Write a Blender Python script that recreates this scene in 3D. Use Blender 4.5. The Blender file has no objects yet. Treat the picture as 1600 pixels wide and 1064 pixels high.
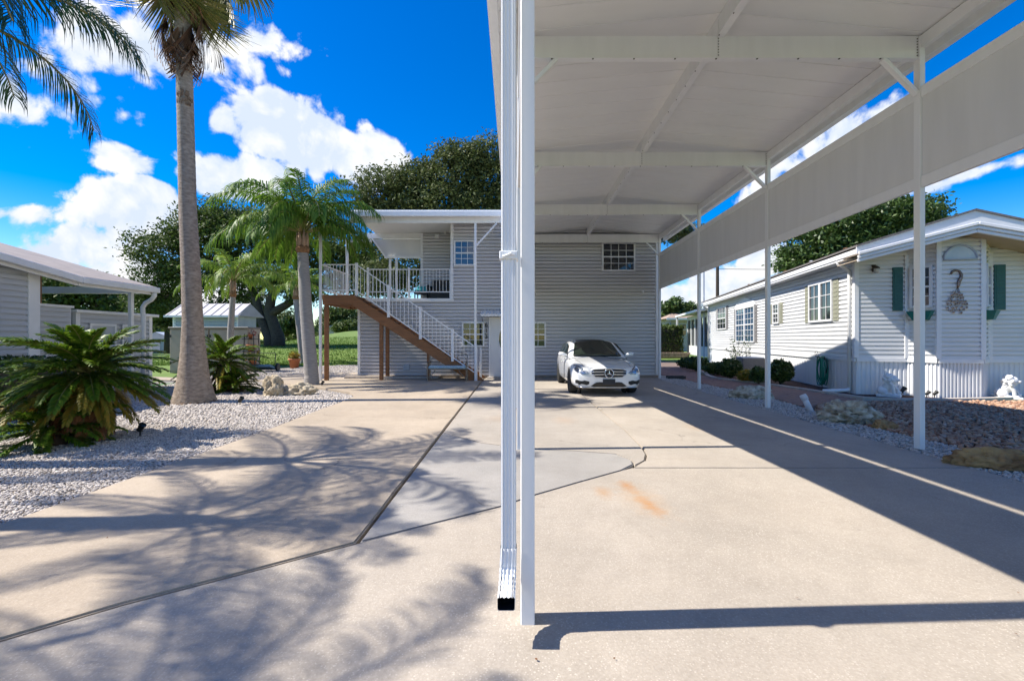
import bpy, bmesh, math, random
import numpy as np
from mathutils import Vector, Matrix, noise as mnoise
R = math.radians
sc = bpy.context.scene
col = sc.collection

# ------------------------------------------------------------------ camera
F, CX, CY, H = 711.1, 804.0, 529.5, 1.48        # focal length in photo pixels, vanishing point, eye height
cam = bpy.data.cameras.new('camera'); camo = bpy.data.objects.new('camera', cam); col.objects.link(camo)
cam.lens = 16; cam.sensor_width = 36; cam.shift_x = -0.0025; cam.shift_y = -0.0016
cam.clip_start = 0.05; cam.clip_end = 3000
camo.location = (0, 0, H); camo.rotation_euler = (R(90), 0, 0)
sc.camera = camo

# ------------------------------------------------------------------ light, sky, exposure
SUN = Vector((0.857, 0.036, -1.0)).normalized()   # direction the light travels
sun = bpy.data.lights.new('sun', 'SUN'); suno = bpy.data.objects.new('sun', sun); col.objects.link(suno)
sun.energy = 4.5; sun.angle = R(0.55); sun.color = (1.0, 0.94, 0.84)
suno.rotation_euler = SUN.to_track_quat('-Z', 'Y').to_euler(); suno.location = (-12, -2, 20)
sc.view_settings.view_transform = 'Standard'; sc.view_settings.look = 'None'
sc.view_settings.exposure = 0.92; sc.view_settings.gamma = 1
sc.view_settings.use_curve_mapping = False
try:
    sc.cycles.max_bounces = 6; sc.cycles.diffuse_bounces = 4; sc.cycles.transparent_max_bounces = 8
except Exception:
    pass

world = bpy.data.worlds.new('World'); sc.world = world; world.use_nodes = True
nt = world.node_tree; nt.nodes.clear()
def wn(t, **kw):
    n = nt.nodes.new(t)
    for k, v in kw.items(): setattr(n, k, v)
    return n
def wlink(a, b): nt.links.new(a, b)
wo = wn('ShaderNodeOutputWorld'); wb = wn('ShaderNodeBackground'); wlink(wb.outputs[0], wo.inputs[0])
sky = wn('ShaderNodeTexSky', sky_type='NISHITA', sun_disc=False)
sky.sun_elevation = math.asin(-SUN.z); sky.sun_rotation = math.atan2(-SUN.x, -SUN.y) % (2*math.pi)
sky.air_density = 1.0; sky.dust_density = 0.05; sky.ozone_density = 2.2
hs = wn('ShaderNodeHueSaturation'); hs.inputs['Hue'].default_value = .515; hs.inputs['Saturation'].default_value = 1.66; hs.inputs['Value'].default_value = 1.0
wlink(sky.outputs[0], hs.inputs['Color'])
tc = wn('ShaderNodeTexCoord')
def vmath(op, a, b=None):
    n = wn('ShaderNodeVectorMath', operation=op)
    for i, v in enumerate((a, b)):
        if v is None: continue
        if hasattr(v, 'is_output'): wlink(v, n.inputs[i])
        else: n.inputs[i].default_value = v
    return n.outputs['Value'] if op in ('LENGTH', 'DISTANCE', 'DOT_PRODUCT') else n.outputs[0]
def fmath(op, a, b=None, c=None):
    n = wn('ShaderNodeMath', operation=op)
    for i, v in enumerate((a, b, c)):
        if v is None: continue
        if hasattr(v, 'is_output'): wlink(v, n.inputs[i])
        else: n.inputs[i].default_value = v
    return n.outputs[0]
D = tc.outputs['Generated']
def wnoise(vec, scale, detail, rough=0.55, dist=0.0):
    n = wn('ShaderNodeTexNoise'); n.inputs['Scale'].default_value = scale; n.inputs['Detail'].default_value = detail
    n.inputs['Roughness'].default_value = rough; n.inputs['Distortion'].default_value = dist
    wlink(vec, n.inputs['Vector']); return n.outputs[0]
def skydir(px, py): return Vector(((px-CX)/F, 1, (CY-py)/F)).normalized()
# cumulus banks: direction (as seen from the place), angular half width, half height, weight
banks = [(470, 225, .165, .085, 1.2), (380, 280, .12, .06, 1.1), (560, 250, .11, .08, 1.2), (430, 175, .05, .04, .8), (350, 200, .05, .05, .8),
         (330, 65, .17, .07, .56), (190, 60, .13, .075, .56), (410, 55, .10, .05, .70), (90, 130, .12, .07, .48), (20, 150, .10, .07, .55),
         (188, 252, .062, .042, 1), (215, 350, .13, .085, 1), (225, 310, .06, .04, 1), (150, 400, .12, .06, .9),
         (20, 330, .12, .05, .6), (90, 240, .07, .03, .4), (270, 440, .25, .06, .8),
         (1130, 440, .11, .07, 1), (1190, 400, .06, .05, .9), (1060, 450, .08, .05, .9), (1300, 220, .16, .06, .75), (1400, 170, .08, .03, .6),
         (1500, 285, .13, .022, .62), (1560, 250, .08, .016, .45), (1230, 300, .10, .06, .8), (900, 470, .3, .06, .8), (1180, 200, .1, .05, .7)]
bl = [(skydir(a, b), c, d, w) for a, b, c, d, w in banks]
rs = random.Random(5)
for k in range(20):                              # the same kind of cloud round the rest of the sky
    az = R(60 + 240*(k + rs.random())/20); el = R(rs.choice((8, 14, 22, 30, 42)) + rs.uniform(-3, 3))
    bl.append((Vector((math.sin(az)*math.cos(el), math.cos(az)*math.cos(el), math.sin(el))), rs.uniform(.08, .2), rs.uniform(.05, .09), rs.uniform(.6, 1)))
warp = wn('ShaderNodeTexNoise'); warp.inputs['Scale'].default_value = 5.0; warp.inputs['Detail'].default_value = 3
wlink(D, warp.inputs['Vector'])
wv = vmath('SCALE', vmath('SUBTRACT', warp.outputs['Color'], (.5, .5, .5))); nt.nodes[-1].inputs['Scale'].default_value = 0.10
DW = vmath('ADD', D, wv)
field = None
for c, rx, rz, w in bl:
    d = vmath('LENGTH', vmath('MULTIPLY', vmath('SUBTRACT', DW, tuple(c)), (1/rx, 1/rx, 1/rz)))
    f = fmath('MULTIPLY_ADD', d, -w, w)
    field = f if field is None else fmath('MAXIMUM', field, f)
n1 = wnoise(D, 11.0, 9, .60, .3)
off = tuple(-SUN * 0.028)
n2 = wnoise(vmath('ADD', D, off), 11.0, 6, .55, .3)
n3 = wnoise(D, 4.0, 4)
def puff(vec, scale):
    v = wn('ShaderNodeTexVoronoi', feature='F1'); v.inputs['Scale'].default_value = scale
    wlink(vec, v.inputs['Vector']); return v.outputs['Distance']
pv = vmath('ADD', D, wv)
p1 = fmath('SUBTRACT', .42, fmath('ADD', fmath('MULTIPLY', puff(pv, 15.0), .62), fmath('MULTIPLY', puff(pv, 37.0), .38)))
dens = fmath('ADD', fmath('MULTIPLY', field, 1.15), fmath('ADD', fmath('MULTIPLY', fmath('SUBTRACT', n1, .57), 1.9), fmath('MULTIPLY', p1, .75)))
dens = fmath('MAXIMUM', fmath('MINIMUM', dens, 1.0), -1.0)
mr = wn('ShaderNodeMapRange', interpolation_type='SMOOTHSTEP'); mr.inputs['From Min'].default_value = 0.02; mr.inputs['From Max'].default_value = 0.30
wlink(dens, mr.inputs['Value'])
lit = fmath('ADD', fmath('MULTIPLY', fmath('SUBTRACT', n1, n2), 3.6), fmath('MULTIPLY', fmath('SUBTRACT', n3, .5), 1.3))
lit = fmath('ADD', lit, fmath('ADD', fmath('MULTIPLY', p1, 1.1), 0.50))
cr = wn('ShaderNodeValToRGB'); cr.color_ramp.elements[0].position = .1; cr.color_ramp.elements[0].color = (.40, .455, .55, 1)
cr.color_ramp.elements[1].position = .95; cr.color_ramp.elements[1].color = (.57, .57, .57, 1)
wlink(lit, cr.inputs[0])
skys = wn('ShaderNodeVectorMath', operation='SCALE'); wlink(hs.outputs[0], skys.inputs[0]); skys.inputs['Scale'].default_value = 0.108
mx = wn('ShaderNodeMix', data_type='RGBA'); wlink(mr.outputs[0], mx.inputs[0]); wlink(skys.outputs[0], mx.inputs[6]); wlink(cr.outputs[0], mx.inputs[7])
wlink(mx.outputs[2], wb.inputs[0]); wb.inputs[1].default_value = 1.0   # the sky's own strength, 0.108, is the scale above
try:
    world.cycles.sampling_method = 'MANUAL'; world.cycles.sample_map_resolution = 512
except Exception:
    pass

# ------------------------------------------------------------------ photo pixel -> place
def W(px, py, Y): return Vector(((px-CX)/F*Y, Y, H + (CY-py)/F*Y))
def G(px, py, z=0.0):
    Y = (H-z)*F/(py-CY); return Vector(((px-CX)/F*Y, Y, z))

# ------------------------------------------------------------------ materials
MATS = {}
def mat(name, c1, c2=None, scale=4.0, rough=.6, bump=0.0, bscale=None, metal=0.0, spec=.5, island=None, detail=5, coat=0, stretch=None, trans=0):
    m = bpy.data.materials.new(name); m.use_nodes = True; MATS[name] = m
    t = m.node_tree; p = t.nodes['Principled BSDF']
    p.inputs['Roughness'].default_value = rough; p.inputs['Metallic'].default_value = metal
    p.inputs['Specular IOR Level'].default_value = spec
    if coat: p.inputs['Coat Weight'].default_value = coat; p.inputs['Coat Roughness'].default_value = .04
    g = t.nodes.new('ShaderNodeNewGeometry'); vec = g.outputs['Position']
    if stretch:
        mp = t.nodes.new('ShaderNodeMapping'); mp.inputs['Scale'].default_value = stretch
        t.links.new(vec, mp.inputs[0]); vec = mp.outputs[0]
    c2 = c2 or tuple(min(1, c*.9) for c in c1)
    n = t.nodes.new('ShaderNodeTexNoise'); n.inputs['Scale'].default_value = scale; n.inputs['Detail'].default_value = detail
    t.links.new(vec, n.inputs['Vector'])
    r = t.nodes.new('ShaderNodeValToRGB'); r.color_ramp.elements[0].position = .32; r.color_ramp.elements[1].position = .68
    r.color_ramp.elements[0].color = (*c1, 1); r.color_ramp.elements[1].color = (*c2, 1)
    t.links.new(n.outputs[0], r.inputs[0]); out = r.outputs[0]
    if island:                                    # each stone, leaf or clump has a shade of its own
        r2 = t.nodes.new('ShaderNodeValToRGB'); r2.color_ramp.interpolation = 'LINEAR'
        els = r2.color_ramp.elements
        while len(els) < len(island): els.new(.5)
        for i, c in enumerate(island): els[i].position = i/(len(island)-1); els[i].color = (*c, 1)
        t.links.new(g.outputs['Random Per Island'], r2.inputs[0])
        x = t.nodes.new('ShaderNodeMix'); x.data_type = 'RGBA'; x.inputs[0].default_value = .8
        t.links.new(out, x.inputs[6]); t.links.new(r2.outputs[0], x.inputs[7]); out = x.outputs[2]
    t.links.new(out, p.inputs['Base Color'])
    if trans:
        tr = t.nodes.new('ShaderNodeBsdfTranslucent'); t.links.new(out, tr.inputs[0])
        ms = t.nodes.new('ShaderNodeMixShader'); ms.inputs[0].default_value = trans
        t.links.new(p.outputs[0], ms.inputs[1]); t.links.new(tr.outputs[0], ms.inputs[2])
        t.links.new(ms.outputs[0], t.nodes['Material Output'].inputs[0])
    if bump:
        b = t.nodes.new('ShaderNodeBump'); b.inputs['Strength'].default_value = bump; b.inputs['Distance'].default_value = .02
        n2 = t.nodes.new('ShaderNodeTexNoise'); n2.inputs['Scale'].default_value = bscale or scale*4; n2.inputs['Detail'].default_value = 6
        t.links.new(vec, n2.inputs['Vector']); t.links.new(n2.outputs[0], b.inputs['Height']); t.links.new(b.outputs[0], p.inputs['Normal'])
    return m
def concrete(name, base, dark, speck, amount, sscale, stains=()):
    m = bpy.data.materials.new(name); m.use_nodes = True; MATS[name] = m
    t = m.node_tree; p = t.nodes['Principled BSDF']; p.inputs['Roughness'].default_value = .85; p.inputs['Specular IOR Level'].default_value = .3
    L = t.links.new; g = t.nodes.new('ShaderNodeNewGeometry'); pos = g.outputs['Position']
    def noise(s, d=6, rough=.6):
        n = t.nodes.new('ShaderNodeTexNoise'); n.inputs['Scale'].default_value = s; n.inputs['Detail'].default_value = d; n.inputs['Roughness'].default_value = rough
        L(pos, n.inputs['Vector']); return n.outputs[0]
    def ramp(v, a, b, ca, cb):
        r = t.nodes.new('ShaderNodeValToRGB'); e = r.color_ramp.elements; e[0].position = a; e[1].position = b; e[0].color = (*ca, 1); e[1].color = (*cb, 1)
        L(v, r.inputs[0]); return r.outputs[0]
    def mix(f, a, b, mode='MIX'):
        x = t.nodes.new('ShaderNodeMix'); x.data_type = 'RGBA'; x.blend_type = mode
        if hasattr(f, 'is_output'): L(f, x.inputs[0])
        else: x.inputs[0].default_value = f
        for i, v in ((6, a), (7, b)):
            if hasattr(v, 'is_output'): L(v, x.inputs[i])
            else: x.inputs[i].default_value = (*v, 1)
        return x.outputs[2]
    c = ramp(noise(.9, 8, .65), .35, .72, base, dark)
    c = mix(.5, c, ramp(noise(7, 8, .7), .3, .7, (1, 1, 1), (.80, .79, .77)), 'MULTIPLY')
    c = mix(.6, c, ramp(noise(60, 4), .3, .7, (1.0, 1.0, 1.0), (.72, .71, .69)), 'MULTIPLY')
    v = t.nodes.new('ShaderNodeTexVoronoi'); v.inputs['Scale'].default_value = sscale
    dn = t.nodes.new('ShaderNodeTexNoise'); dn.inputs['Scale'].default_value = sscale*1.3; dn.inputs['Detail'].default_value = 3; L(pos, dn.inputs['Vector'])
    dv = t.nodes.new('ShaderNodeVectorMath'); dv.operation = 'MULTIPLY_ADD'; L(dn.outputs['Color'], dv.inputs[0]); dv.inputs[1].default_value = (.9/sscale,)*3; L(pos, dv.inputs[2]); L(dv.outputs[0], v.inputs['Vector'])
    sz = ramp(v.outputs['Color'], .45, .75, (0, 0, 0), (1, 1, 1))
    near = ramp(v.outputs['Distance'], .24, .42, (1, 1, 1), (0, 0, 0))
    big = ramp(noise(.7, 4), .38, .66, (.35, .35, .35), (1, 1, 1))
    f = t.nodes.new('ShaderNodeMath'); f.operation = 'MULTIPLY'; L(near, f.inputs[0]); L(sz, f.inputs[1])
    f2 = t.nodes.new('ShaderNodeMath'); f2.operation = 'MULTIPLY'; L(f.outputs[0], f2.inputs[0]); L(big, f2.inputs[1])
    f3 = t.nodes.new('ShaderNodeMath'); f3.operation = 'MULTIPLY'; L(f2.outputs[0], f3.inputs[0]); f3.inputs[1].default_value = amount
    c = mix(f3.outputs[0], c, speck)
    ve = t.nodes.new('ShaderNodeTexVoronoi'); ve.feature = 'DISTANCE_TO_EDGE'; ve.inputs['Scale'].default_value = .42
    cn = t.nodes.new('ShaderNodeTexNoise'); cn.inputs['Scale'].default_value = 2.2; cn.inputs['Detail'].default_value = 8; L(pos, cn.inputs['Vector'])
    cv = t.nodes.new('ShaderNodeVectorMath'); cv.operation = 'MULTIPLY_ADD'; L(cn.outputs['Color'], cv.inputs[0]); cv.inputs[1].default_value = (.5,)*3; L(pos, cv.inputs[2]); L(cv.outputs[0], ve.inputs['Vector'])
    crk = ramp(ve.outputs['Distance'], .0012, .0045, (1, 1, 1), (0, 0, 0)); cm = ramp(noise(.45, 3), .50, .60, (0, 0, 0), (.75, .75, .75))
    cf = t.nodes.new('ShaderNodeMath'); cf.operation = 'MULTIPLY'; L(crk, cf.inputs[0]); L(cm, cf.inputs[1])
    c = mix(cf.outputs[0], c, tuple(q*.38 for q in dark))
    sp_ = ramp(noise(5.5, 2), .70, .76, (0, 0, 0), (.35, .35, .35)); c = mix(sp_, c, tuple(q*.55 for q in dark))
    wp = ramp(noise(.28, 5, .7), .42, .62, (1, 1, 1), (.86, .85, .84)); c = mix(.8, c, wp, 'MULTIPLY')
    for (sx, sy, rx, ry, rot, colr, wgt) in stains:                   # rust that soaked into the slab
        mp = t.nodes.new('ShaderNodeMapping'); mp.vector_type = 'TEXTURE'; mp.inputs['Location'].default_value = (sx, sy, 0)
        mp.inputs['Rotation'].default_value = (0, 0, rot); mp.inputs['Scale'].default_value = (rx, ry, 1); L(pos, mp.inputs[0])
        ln = t.nodes.new('ShaderNodeVectorMath'); ln.operation = 'LENGTH'; L(mp.outputs[0], ln.inputs[0])
        a = t.nodes.new('ShaderNodeMath'); a.operation = 'MULTIPLY_ADD'; L(noise(9, 7, .7), a.inputs[0]); a.inputs[1].default_value = 1.6; L(ln.outputs['Value'], a.inputs[2])
        s = ramp(a.outputs[0], 0, 1, (1, 1, 1), (0, 0, 0))
        mrn = t.nodes.new('ShaderNodeMapRange'); mrn.inputs['From Min'].default_value = 1.75; mrn.inputs['From Max'].default_value = .75
        mrn.inputs['To Max'].default_value = wgt; L(a.outputs[0], mrn.inputs['Value'])
        gm = ramp(noise(38, 6, .75), .34, .56, (.5, .5, .5), (1, 1, 1)); gf = t.nodes.new('ShaderNodeMath'); gf.operation = 'MULTIPLY'; L(mrn.outputs[0], gf.inputs[0]); L(gm, gf.inputs[1])
        c = mix(gf.outputs[0], c, tuple(q*.85 for q in colr))
    L(c, p.inputs['Base Color'])
    b = t.nodes.new('ShaderNodeBump'); b.inputs['Strength'].default_value = .35; b.inputs['Distance'].default_value = .006
    ad = t.nodes.new('ShaderNodeMath'); ad.operation = 'MULTIPLY_ADD'; L(f3.outputs[0], ad.inputs[0]); ad.inputs[1].default_value = .6; L(noise(90, 4), ad.inputs[2])
    L(ad.outputs[0], b.inputs['Height']); L(b.outputs[0], p.inputs['Normal'])
    return m

concrete('aggregate', (.48, .42, .35), (.39, .345, .29), (.66, .59, .50), .75, 78,
         [(.86, 4.38, .13, .24, 0, (.46, .24, .09), .6), (1.13, 4.56, .10, .24, .1, (.44, .20, .06), .88), (1.20, 4.05, .11, .36, .12, (.44, .20, .06), .88), (1.18, 4.2, .26, .6, .1, (.55, .32, .14), .4)])
concrete('beige_slab', (.50, .415, .32), (.40, .335, .26), (.62, .54, .44), .5, 75)
concrete('grey_slab', (.41, .385, .355), (.33, .315, .295), (.50, .48, .45), .45, 80)
concrete('walk_slab', (.46, .41, .35), (.37, .335, .29), (.58, .52, .44), .4, 80, [(.9, 8.3, .3, .5, 0, (.46, .25, .10), .3), (-.25, 8.5, .4, .5, 0, (.46, .27, .12), .25)])
concrete('right_slab', (.49, .43, .36), (.40, .355, .30), (.60, .54, .46), .45, 75, [(3.0, 7.6, .2, .4, 0, (.46, .25, .10), .3)])
mat('joint', (.035, .03, .025), (.06, .05, .04), 8, .95)
mat('white_paint', (.79, .79, .79), (.745, .745, .745), 2.2, .42, .02, 14, stretch=(3, 3, .5), detail=9)
mat('white_wall', (.72, .72, .72), (.68, .685, .69), 1.6, .5, .03, 20)
mat('white_trim', (.78, .78, .78), (.72, .72, .72), 3, .4)
mat('pan_white', (.80, .795, .785), (.77, .765, .755), 1.2, .5, .012, 5, stretch=(1, 4, 1))
mat('panel_white', (.70, .695, .685), (.65, .645, .635), 2, .5, .02, 8, stretch=(1, 2.5, .3))
mat('bolt', (.10, .09, .08), None, 20, .5, metal=.6)
mat('grey_siding', (.57, .565, .585), (.53, .525, .545), 1.5, .55, .04, 25, stretch=(.4, .4, 3))
mat('left_siding', (.50, .52, .55), (.46, .48, .52), 1.2, .55, .04, 25)
mat('foundation', (.36, .30, .24), (.24, .20, .16), 12, .9, .3)
mat('glass', (.012, .016, .022), (.02, .026, .034), 1.5, .04, spec=.9)
mat('glass_sky_tinted', (.03, .07, .14), (.05, .10, .18), 2.0, .04, spec=1.0)  # blue base colour stands in for reflected sky
mat('arch_glass', (.42, .50, .55), (.55, .60, .62), 3, .25, spec=.6)
mat('brown_wood', (.27, .115, .04), (.20, .085, .03), 3, .6, .1, 20, stretch=(.6, .6, 4))
mat('tread', (.11, .05, .025), (.07, .035, .02), 5, .7)
mat('black', (.012, .012, .013), (.018, .018, .018), 4, .5)
mat('dark_metal', (.10, .085, .07), (.06, .05, .045), 12, .45, metal=.5)
mat('bench_metal', (.26, .235, .21), (.17, .15, .13), 14, .4, metal=.6)
mat('teal', (.03, .25, .29), (.05, .33, .36), 14, .85, .1)
mat('cushion', (.16, .33, .42), (.52, .60, .62), 26, .85, .1, stretch=(3, 1, 1))
mat('car_paint', (.80, .81, .82), (.79, .80, .81), 2, .22, coat=1.0)
mat('car_glass', (.012, .02, .016), (.016, .024, .018), 2, .03, spec=1.0)
mat('roof_glass', (.01, .01, .012), None, 2, .06, spec=.8)
mat('chrome', (.75, .76, .78), (.7, .7, .72), 4, .14, metal=1.0)
mat('lamp_glass', (.34, .38, .44), (.10, .12, .15), 30, .08, spec=.9, coat=.6)
mat('lamp_dark', (.03, .035, .05), None, 10, .1, coat=.5)
mat('tyre', (.014, .014, .014), (.022, .022, .022), 20, .85)
mat('plate', (.010, .012, .022), (.014, .016, .028), 20, .35)
mat('rim', (.45, .46, .48), (.40, .41, .43), 8, .25, metal=.9)
mat('rust_red', (.4, .02, .01), None, 5, .3)
mat('green_shutter', (.030, .13, .115), (.022, .10, .09), 20, .6, .1)
mat('olive_shutter', (.30, .30, .23), (.25, .255, .19), 20, .7, .1)
mat('grey_shutter', (.19, .18, .18), (.15, .145, .14), 20, .7, .1)
mat('planter_green', (.012, .13, .115), (.015, .17, .15), 10, .4)
mat('soffit', (.48, .39, .29), (.42, .34, .25), 3, .7)
mat('shingle', (.20, .18, .17), (.13, .12, .115), 18, .9, .3, 40)
mat('left_roof', (.33, .285, .26), (.25, .22, .205), 3, .85, .15, 25)
mat('shed_roof', (.50, .475, .47), (.42, .40, .40), 3, .7, .05)
mat('resin_tan', (.37, .305, .245), (.34, .28, .22), 4, .55)
mat('resin_dark', (.20, .17, .14), None, 4, .55)
mat('shed_grey', (.45, .50, .56), (.38, .43, .5), 2, .6)
mat('blue_shed', (.20, .32, .37), (.16, .27, .33), 2, .6)
mat('gravel_base', (.30, .27, .245), (.16, .145, .13), 45, .95, .8, 55)
mat('brown_base', (.16, .09, .055), (.07, .045, .03), 25, .95, .8, 40)
mat('white_stone', (.66, .63, .60), (.58, .55, .52), 30, .85, .2, 90, island=[(.20, .175, .15), (.45, .385, .325), (.55, .495, .435), (.36, .30, .24), (.62, .57, .515), (.48, .405, .35)])
mat('brown_stone', (.30, .19, .12), (.24, .15, .10), 30, .85, .2, 70, island=[(.14, .06, .035), (.38, .19, .11), (.52, .35, .23), (.28, .12, .065), (.58, .43, .31), (.42, .25, .16)])
mat('path_brick', (.36, .20, .14), (.27, .155, .115), 6, .9, .2)
mat('path_joint', (.20, .14, .11), (.15, .11, .09), 12, .95)
mat('curb', (.50, .45, .40), (.40, .36, .32), 6, .9, .15)
mat('mulch', (.09, .035, .022), (.04, .02, .014), 18, .95, .8, 40)
mat('grass', (.095, .17, .022), (.15, .21, .04), 1.6, .95, .6, 30)
mat('grass_blade', (.10, .19, .02), (.16, .23, .04), 1.0, .8, island=[(.07, .14, .015), (.13, .22, .03), (.19, .25, .05)], trans=.3)
mat('turf', (.03, .17, .035), (.05, .23, .05), 20, .95, .5, 60)
mat('boulder', (.56, .48, .35), (.30, .235, .15), 5, .9, .7, 16)
mat('boulder_lichen', (.62, .58, .48), (.20, .155, .10), 8, .92, 1.0, 18, detail=9)
mat('boulder_rust', (.46, .30, .13), (.19, .095, .04), 5, .92, .6, 12)
mat('bark_palm', (.42, .335, .26), (.23, .175, .13), 7, .9, 1.0, 26, stretch=(1.4, 1.4, 3.2), detail=10)
mat('bark_base', (.25, .17, .11), (.10, .06, .035), 12, .95, .8, 20)
mat('bark_queen', (.36, .335, .31), (.25, .23, .215), 12, .9, .4, 25, stretch=(.6, .6, 4))
mat('fibre', (.33, .17, .075), (.17, .085, .04), 16, .9, .6, 30, stretch=(3, 3, .6))
mat('boot', (.46, .31, .21), (.32, .21, .14), 10, .8, .3, 20, stretch=(3, 3, .5))
mat('oak_bark', (.085, .07, .055), (.045, .038, .03), 8, .95, .8, 14)
mat('oak_leaf', (.06, .095, .022), (.045, .075, .018), 2, .6, spec=.3, island=[(.035, .06, .012), (.085, .13, .028), (.14, .18, .05), (.06, .095, .02)], trans=.25)
mat('oak_leaf_olive', (.07, .085, .035), (.06, .085, .025), 2, .6, spec=.3, island=[(.045, .065, .015), (.105, .135, .04), (.165, .185, .07), (.07, .10, .025)], trans=.25)
mat('tree_leaf_bright', (.06, .12, .025), (.04, .08, .018), 2, .5, island=[(.025, .055, .012), (.07, .125, .025), (.12, .17, .04)], trans=.2)
mat('shrub_leaf', (.035, .075, .018), (.05, .10, .02), 8, .45, island=[(.02, .045, .01), (.06, .11, .02), (.10, .14, .03)], trans=.15)
mat('queen_leaf', (.08, .18, .015), (.14, .25, .025), 3, .5, spec=.35, island=[(.04, .105, .008), (.11, .22, .018), (.22, .33, .04)], trans=.35)
mat('queen_leaf_young', (.11, .21, .035), (.20, .30, .04), 3, .5, spec=.35, island=[(.08, .16, .015), (.18, .28, .03), (.28, .36, .06)], trans=.35)
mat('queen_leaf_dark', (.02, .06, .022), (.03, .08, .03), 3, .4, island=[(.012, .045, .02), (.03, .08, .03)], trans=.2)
mat('rachis', (.20, .22, .06), (.25, .19, .07), 5, .6)
mat('fan_leaf', (.12, .15, .03), (.20, .19, .05), 2, .5, island=[(.06, .09, .015), (.16, .17, .03), (.27, .20, .06)], trans=.25)
mat('fan_dead', (.22, .11, .05), (.12, .06, .03), 4, .9, island=[(.08, .04, .02), (.20, .10, .05), (.30, .18, .10)], trans=.1)
mat('sago_leaf', (.09, .18, .012), (.14, .22, .018), 4, .45, spec=.35, island=[(.04, .11, .008), (.11, .20, .014), (.22, .28, .03)], trans=.3)
mat('sago_old', (.24, .22, .02), (.34, .25, .03), 4, .5, island=[(.14, .17, .015), (.32, .26, .03), (.45, .26, .04)], trans=.3)
mat('sago_dead', (.36, .13, .03), (.22, .08, .025), 5, .7, island=[(.13, .045, .02), (.33, .12, .035), (.26, .13, .06)], trans=.15)
mat('sago_trunk', (.10, .06, .035), (.05, .03, .02), 14, .95, .8)
mat('terracotta', (.48, .17, .07), (.40, .14, .06), 6, .8)
mat('red_flower', (.32, .03, .05), (.20, .05, .04), 20, .7)
mat('hose', (.008, .17, .115), (.012, .21, .15), 9, .35)
mat('statue', (.78, .78, .77), (.66, .66, .66), 14, .8, .2, 30)
mat('pvc', (.72, .69, .70), (.64, .61, .62), 6, .45)
mat('pole_wood', (.06, .045, .035), (.04, .03, .025), 6, .9)
mat('lamp_glow_glass', (.55, .54, .5), None, 8, .15)
mat('art_bronze', (.13, .085, .06), (.30, .22, .17), 25, .45, metal=.5)
mat('art_shell', (.60, .52, .46), (.45, .36, .30), 20, .5)
mat('blue_tarp', (.10, .20, .28), (.14, .25, .33), 6, .6)
mat('far_wall', (.55, .50, .43), (.5, .45, .39), 2, .8)
mat('far_roof', (.36, .27, .21), (.3, .22, .17), 4, .9)
mat('retaining', (.30, .22, .18), (.22, .16, .13), 8, .9, .3)
mat('number', (.015, .015, .015), None, 8, .4)

# ------------------------------------------------------------------ building helpers
WM = {}
def _reg(o, M): WM[o.name] = M; return o
def wmat(p): return WM[p.name] if p is not None else Matrix.Identity(4)
def tag(o, label=None, cat=None, group=None, kind=None):
    if label: o['label'] = label
    if cat: o['category'] = cat
    if group: o['group'] = group
    if kind: o['kind'] = kind
    return o
def thing(name, label, cat, loc=(0, 0, 0), rz=0.0, group=None):
    o = bpy.data.objects.new(name, None); col.objects.link(o); o.empty_display_size = .2
    o.location = loc; o.rotation_euler = (0, 0, rz)
    tag(o, label, cat, group)
    return _reg(o, Matrix.Translation(Vector(loc)) @ Matrix.Rotation(rz, 4, 'Z'))
def link(name, me, parent=None, loc=None, rot=None, scale=None):
    """place shared mesh data; loc is in the parent's own frame"""
    o = bpy.data.objects.new(name, me); col.objects.link(o); o.parent = parent
    if loc is not None: o.location = loc
    if rot is not None: o.rotation_euler = rot
    if scale is not None: o.scale = scale
    return _reg(o, wmat(parent) @ Matrix.LocRotScale(o.location, o.rotation_euler, o.scale))
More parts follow.
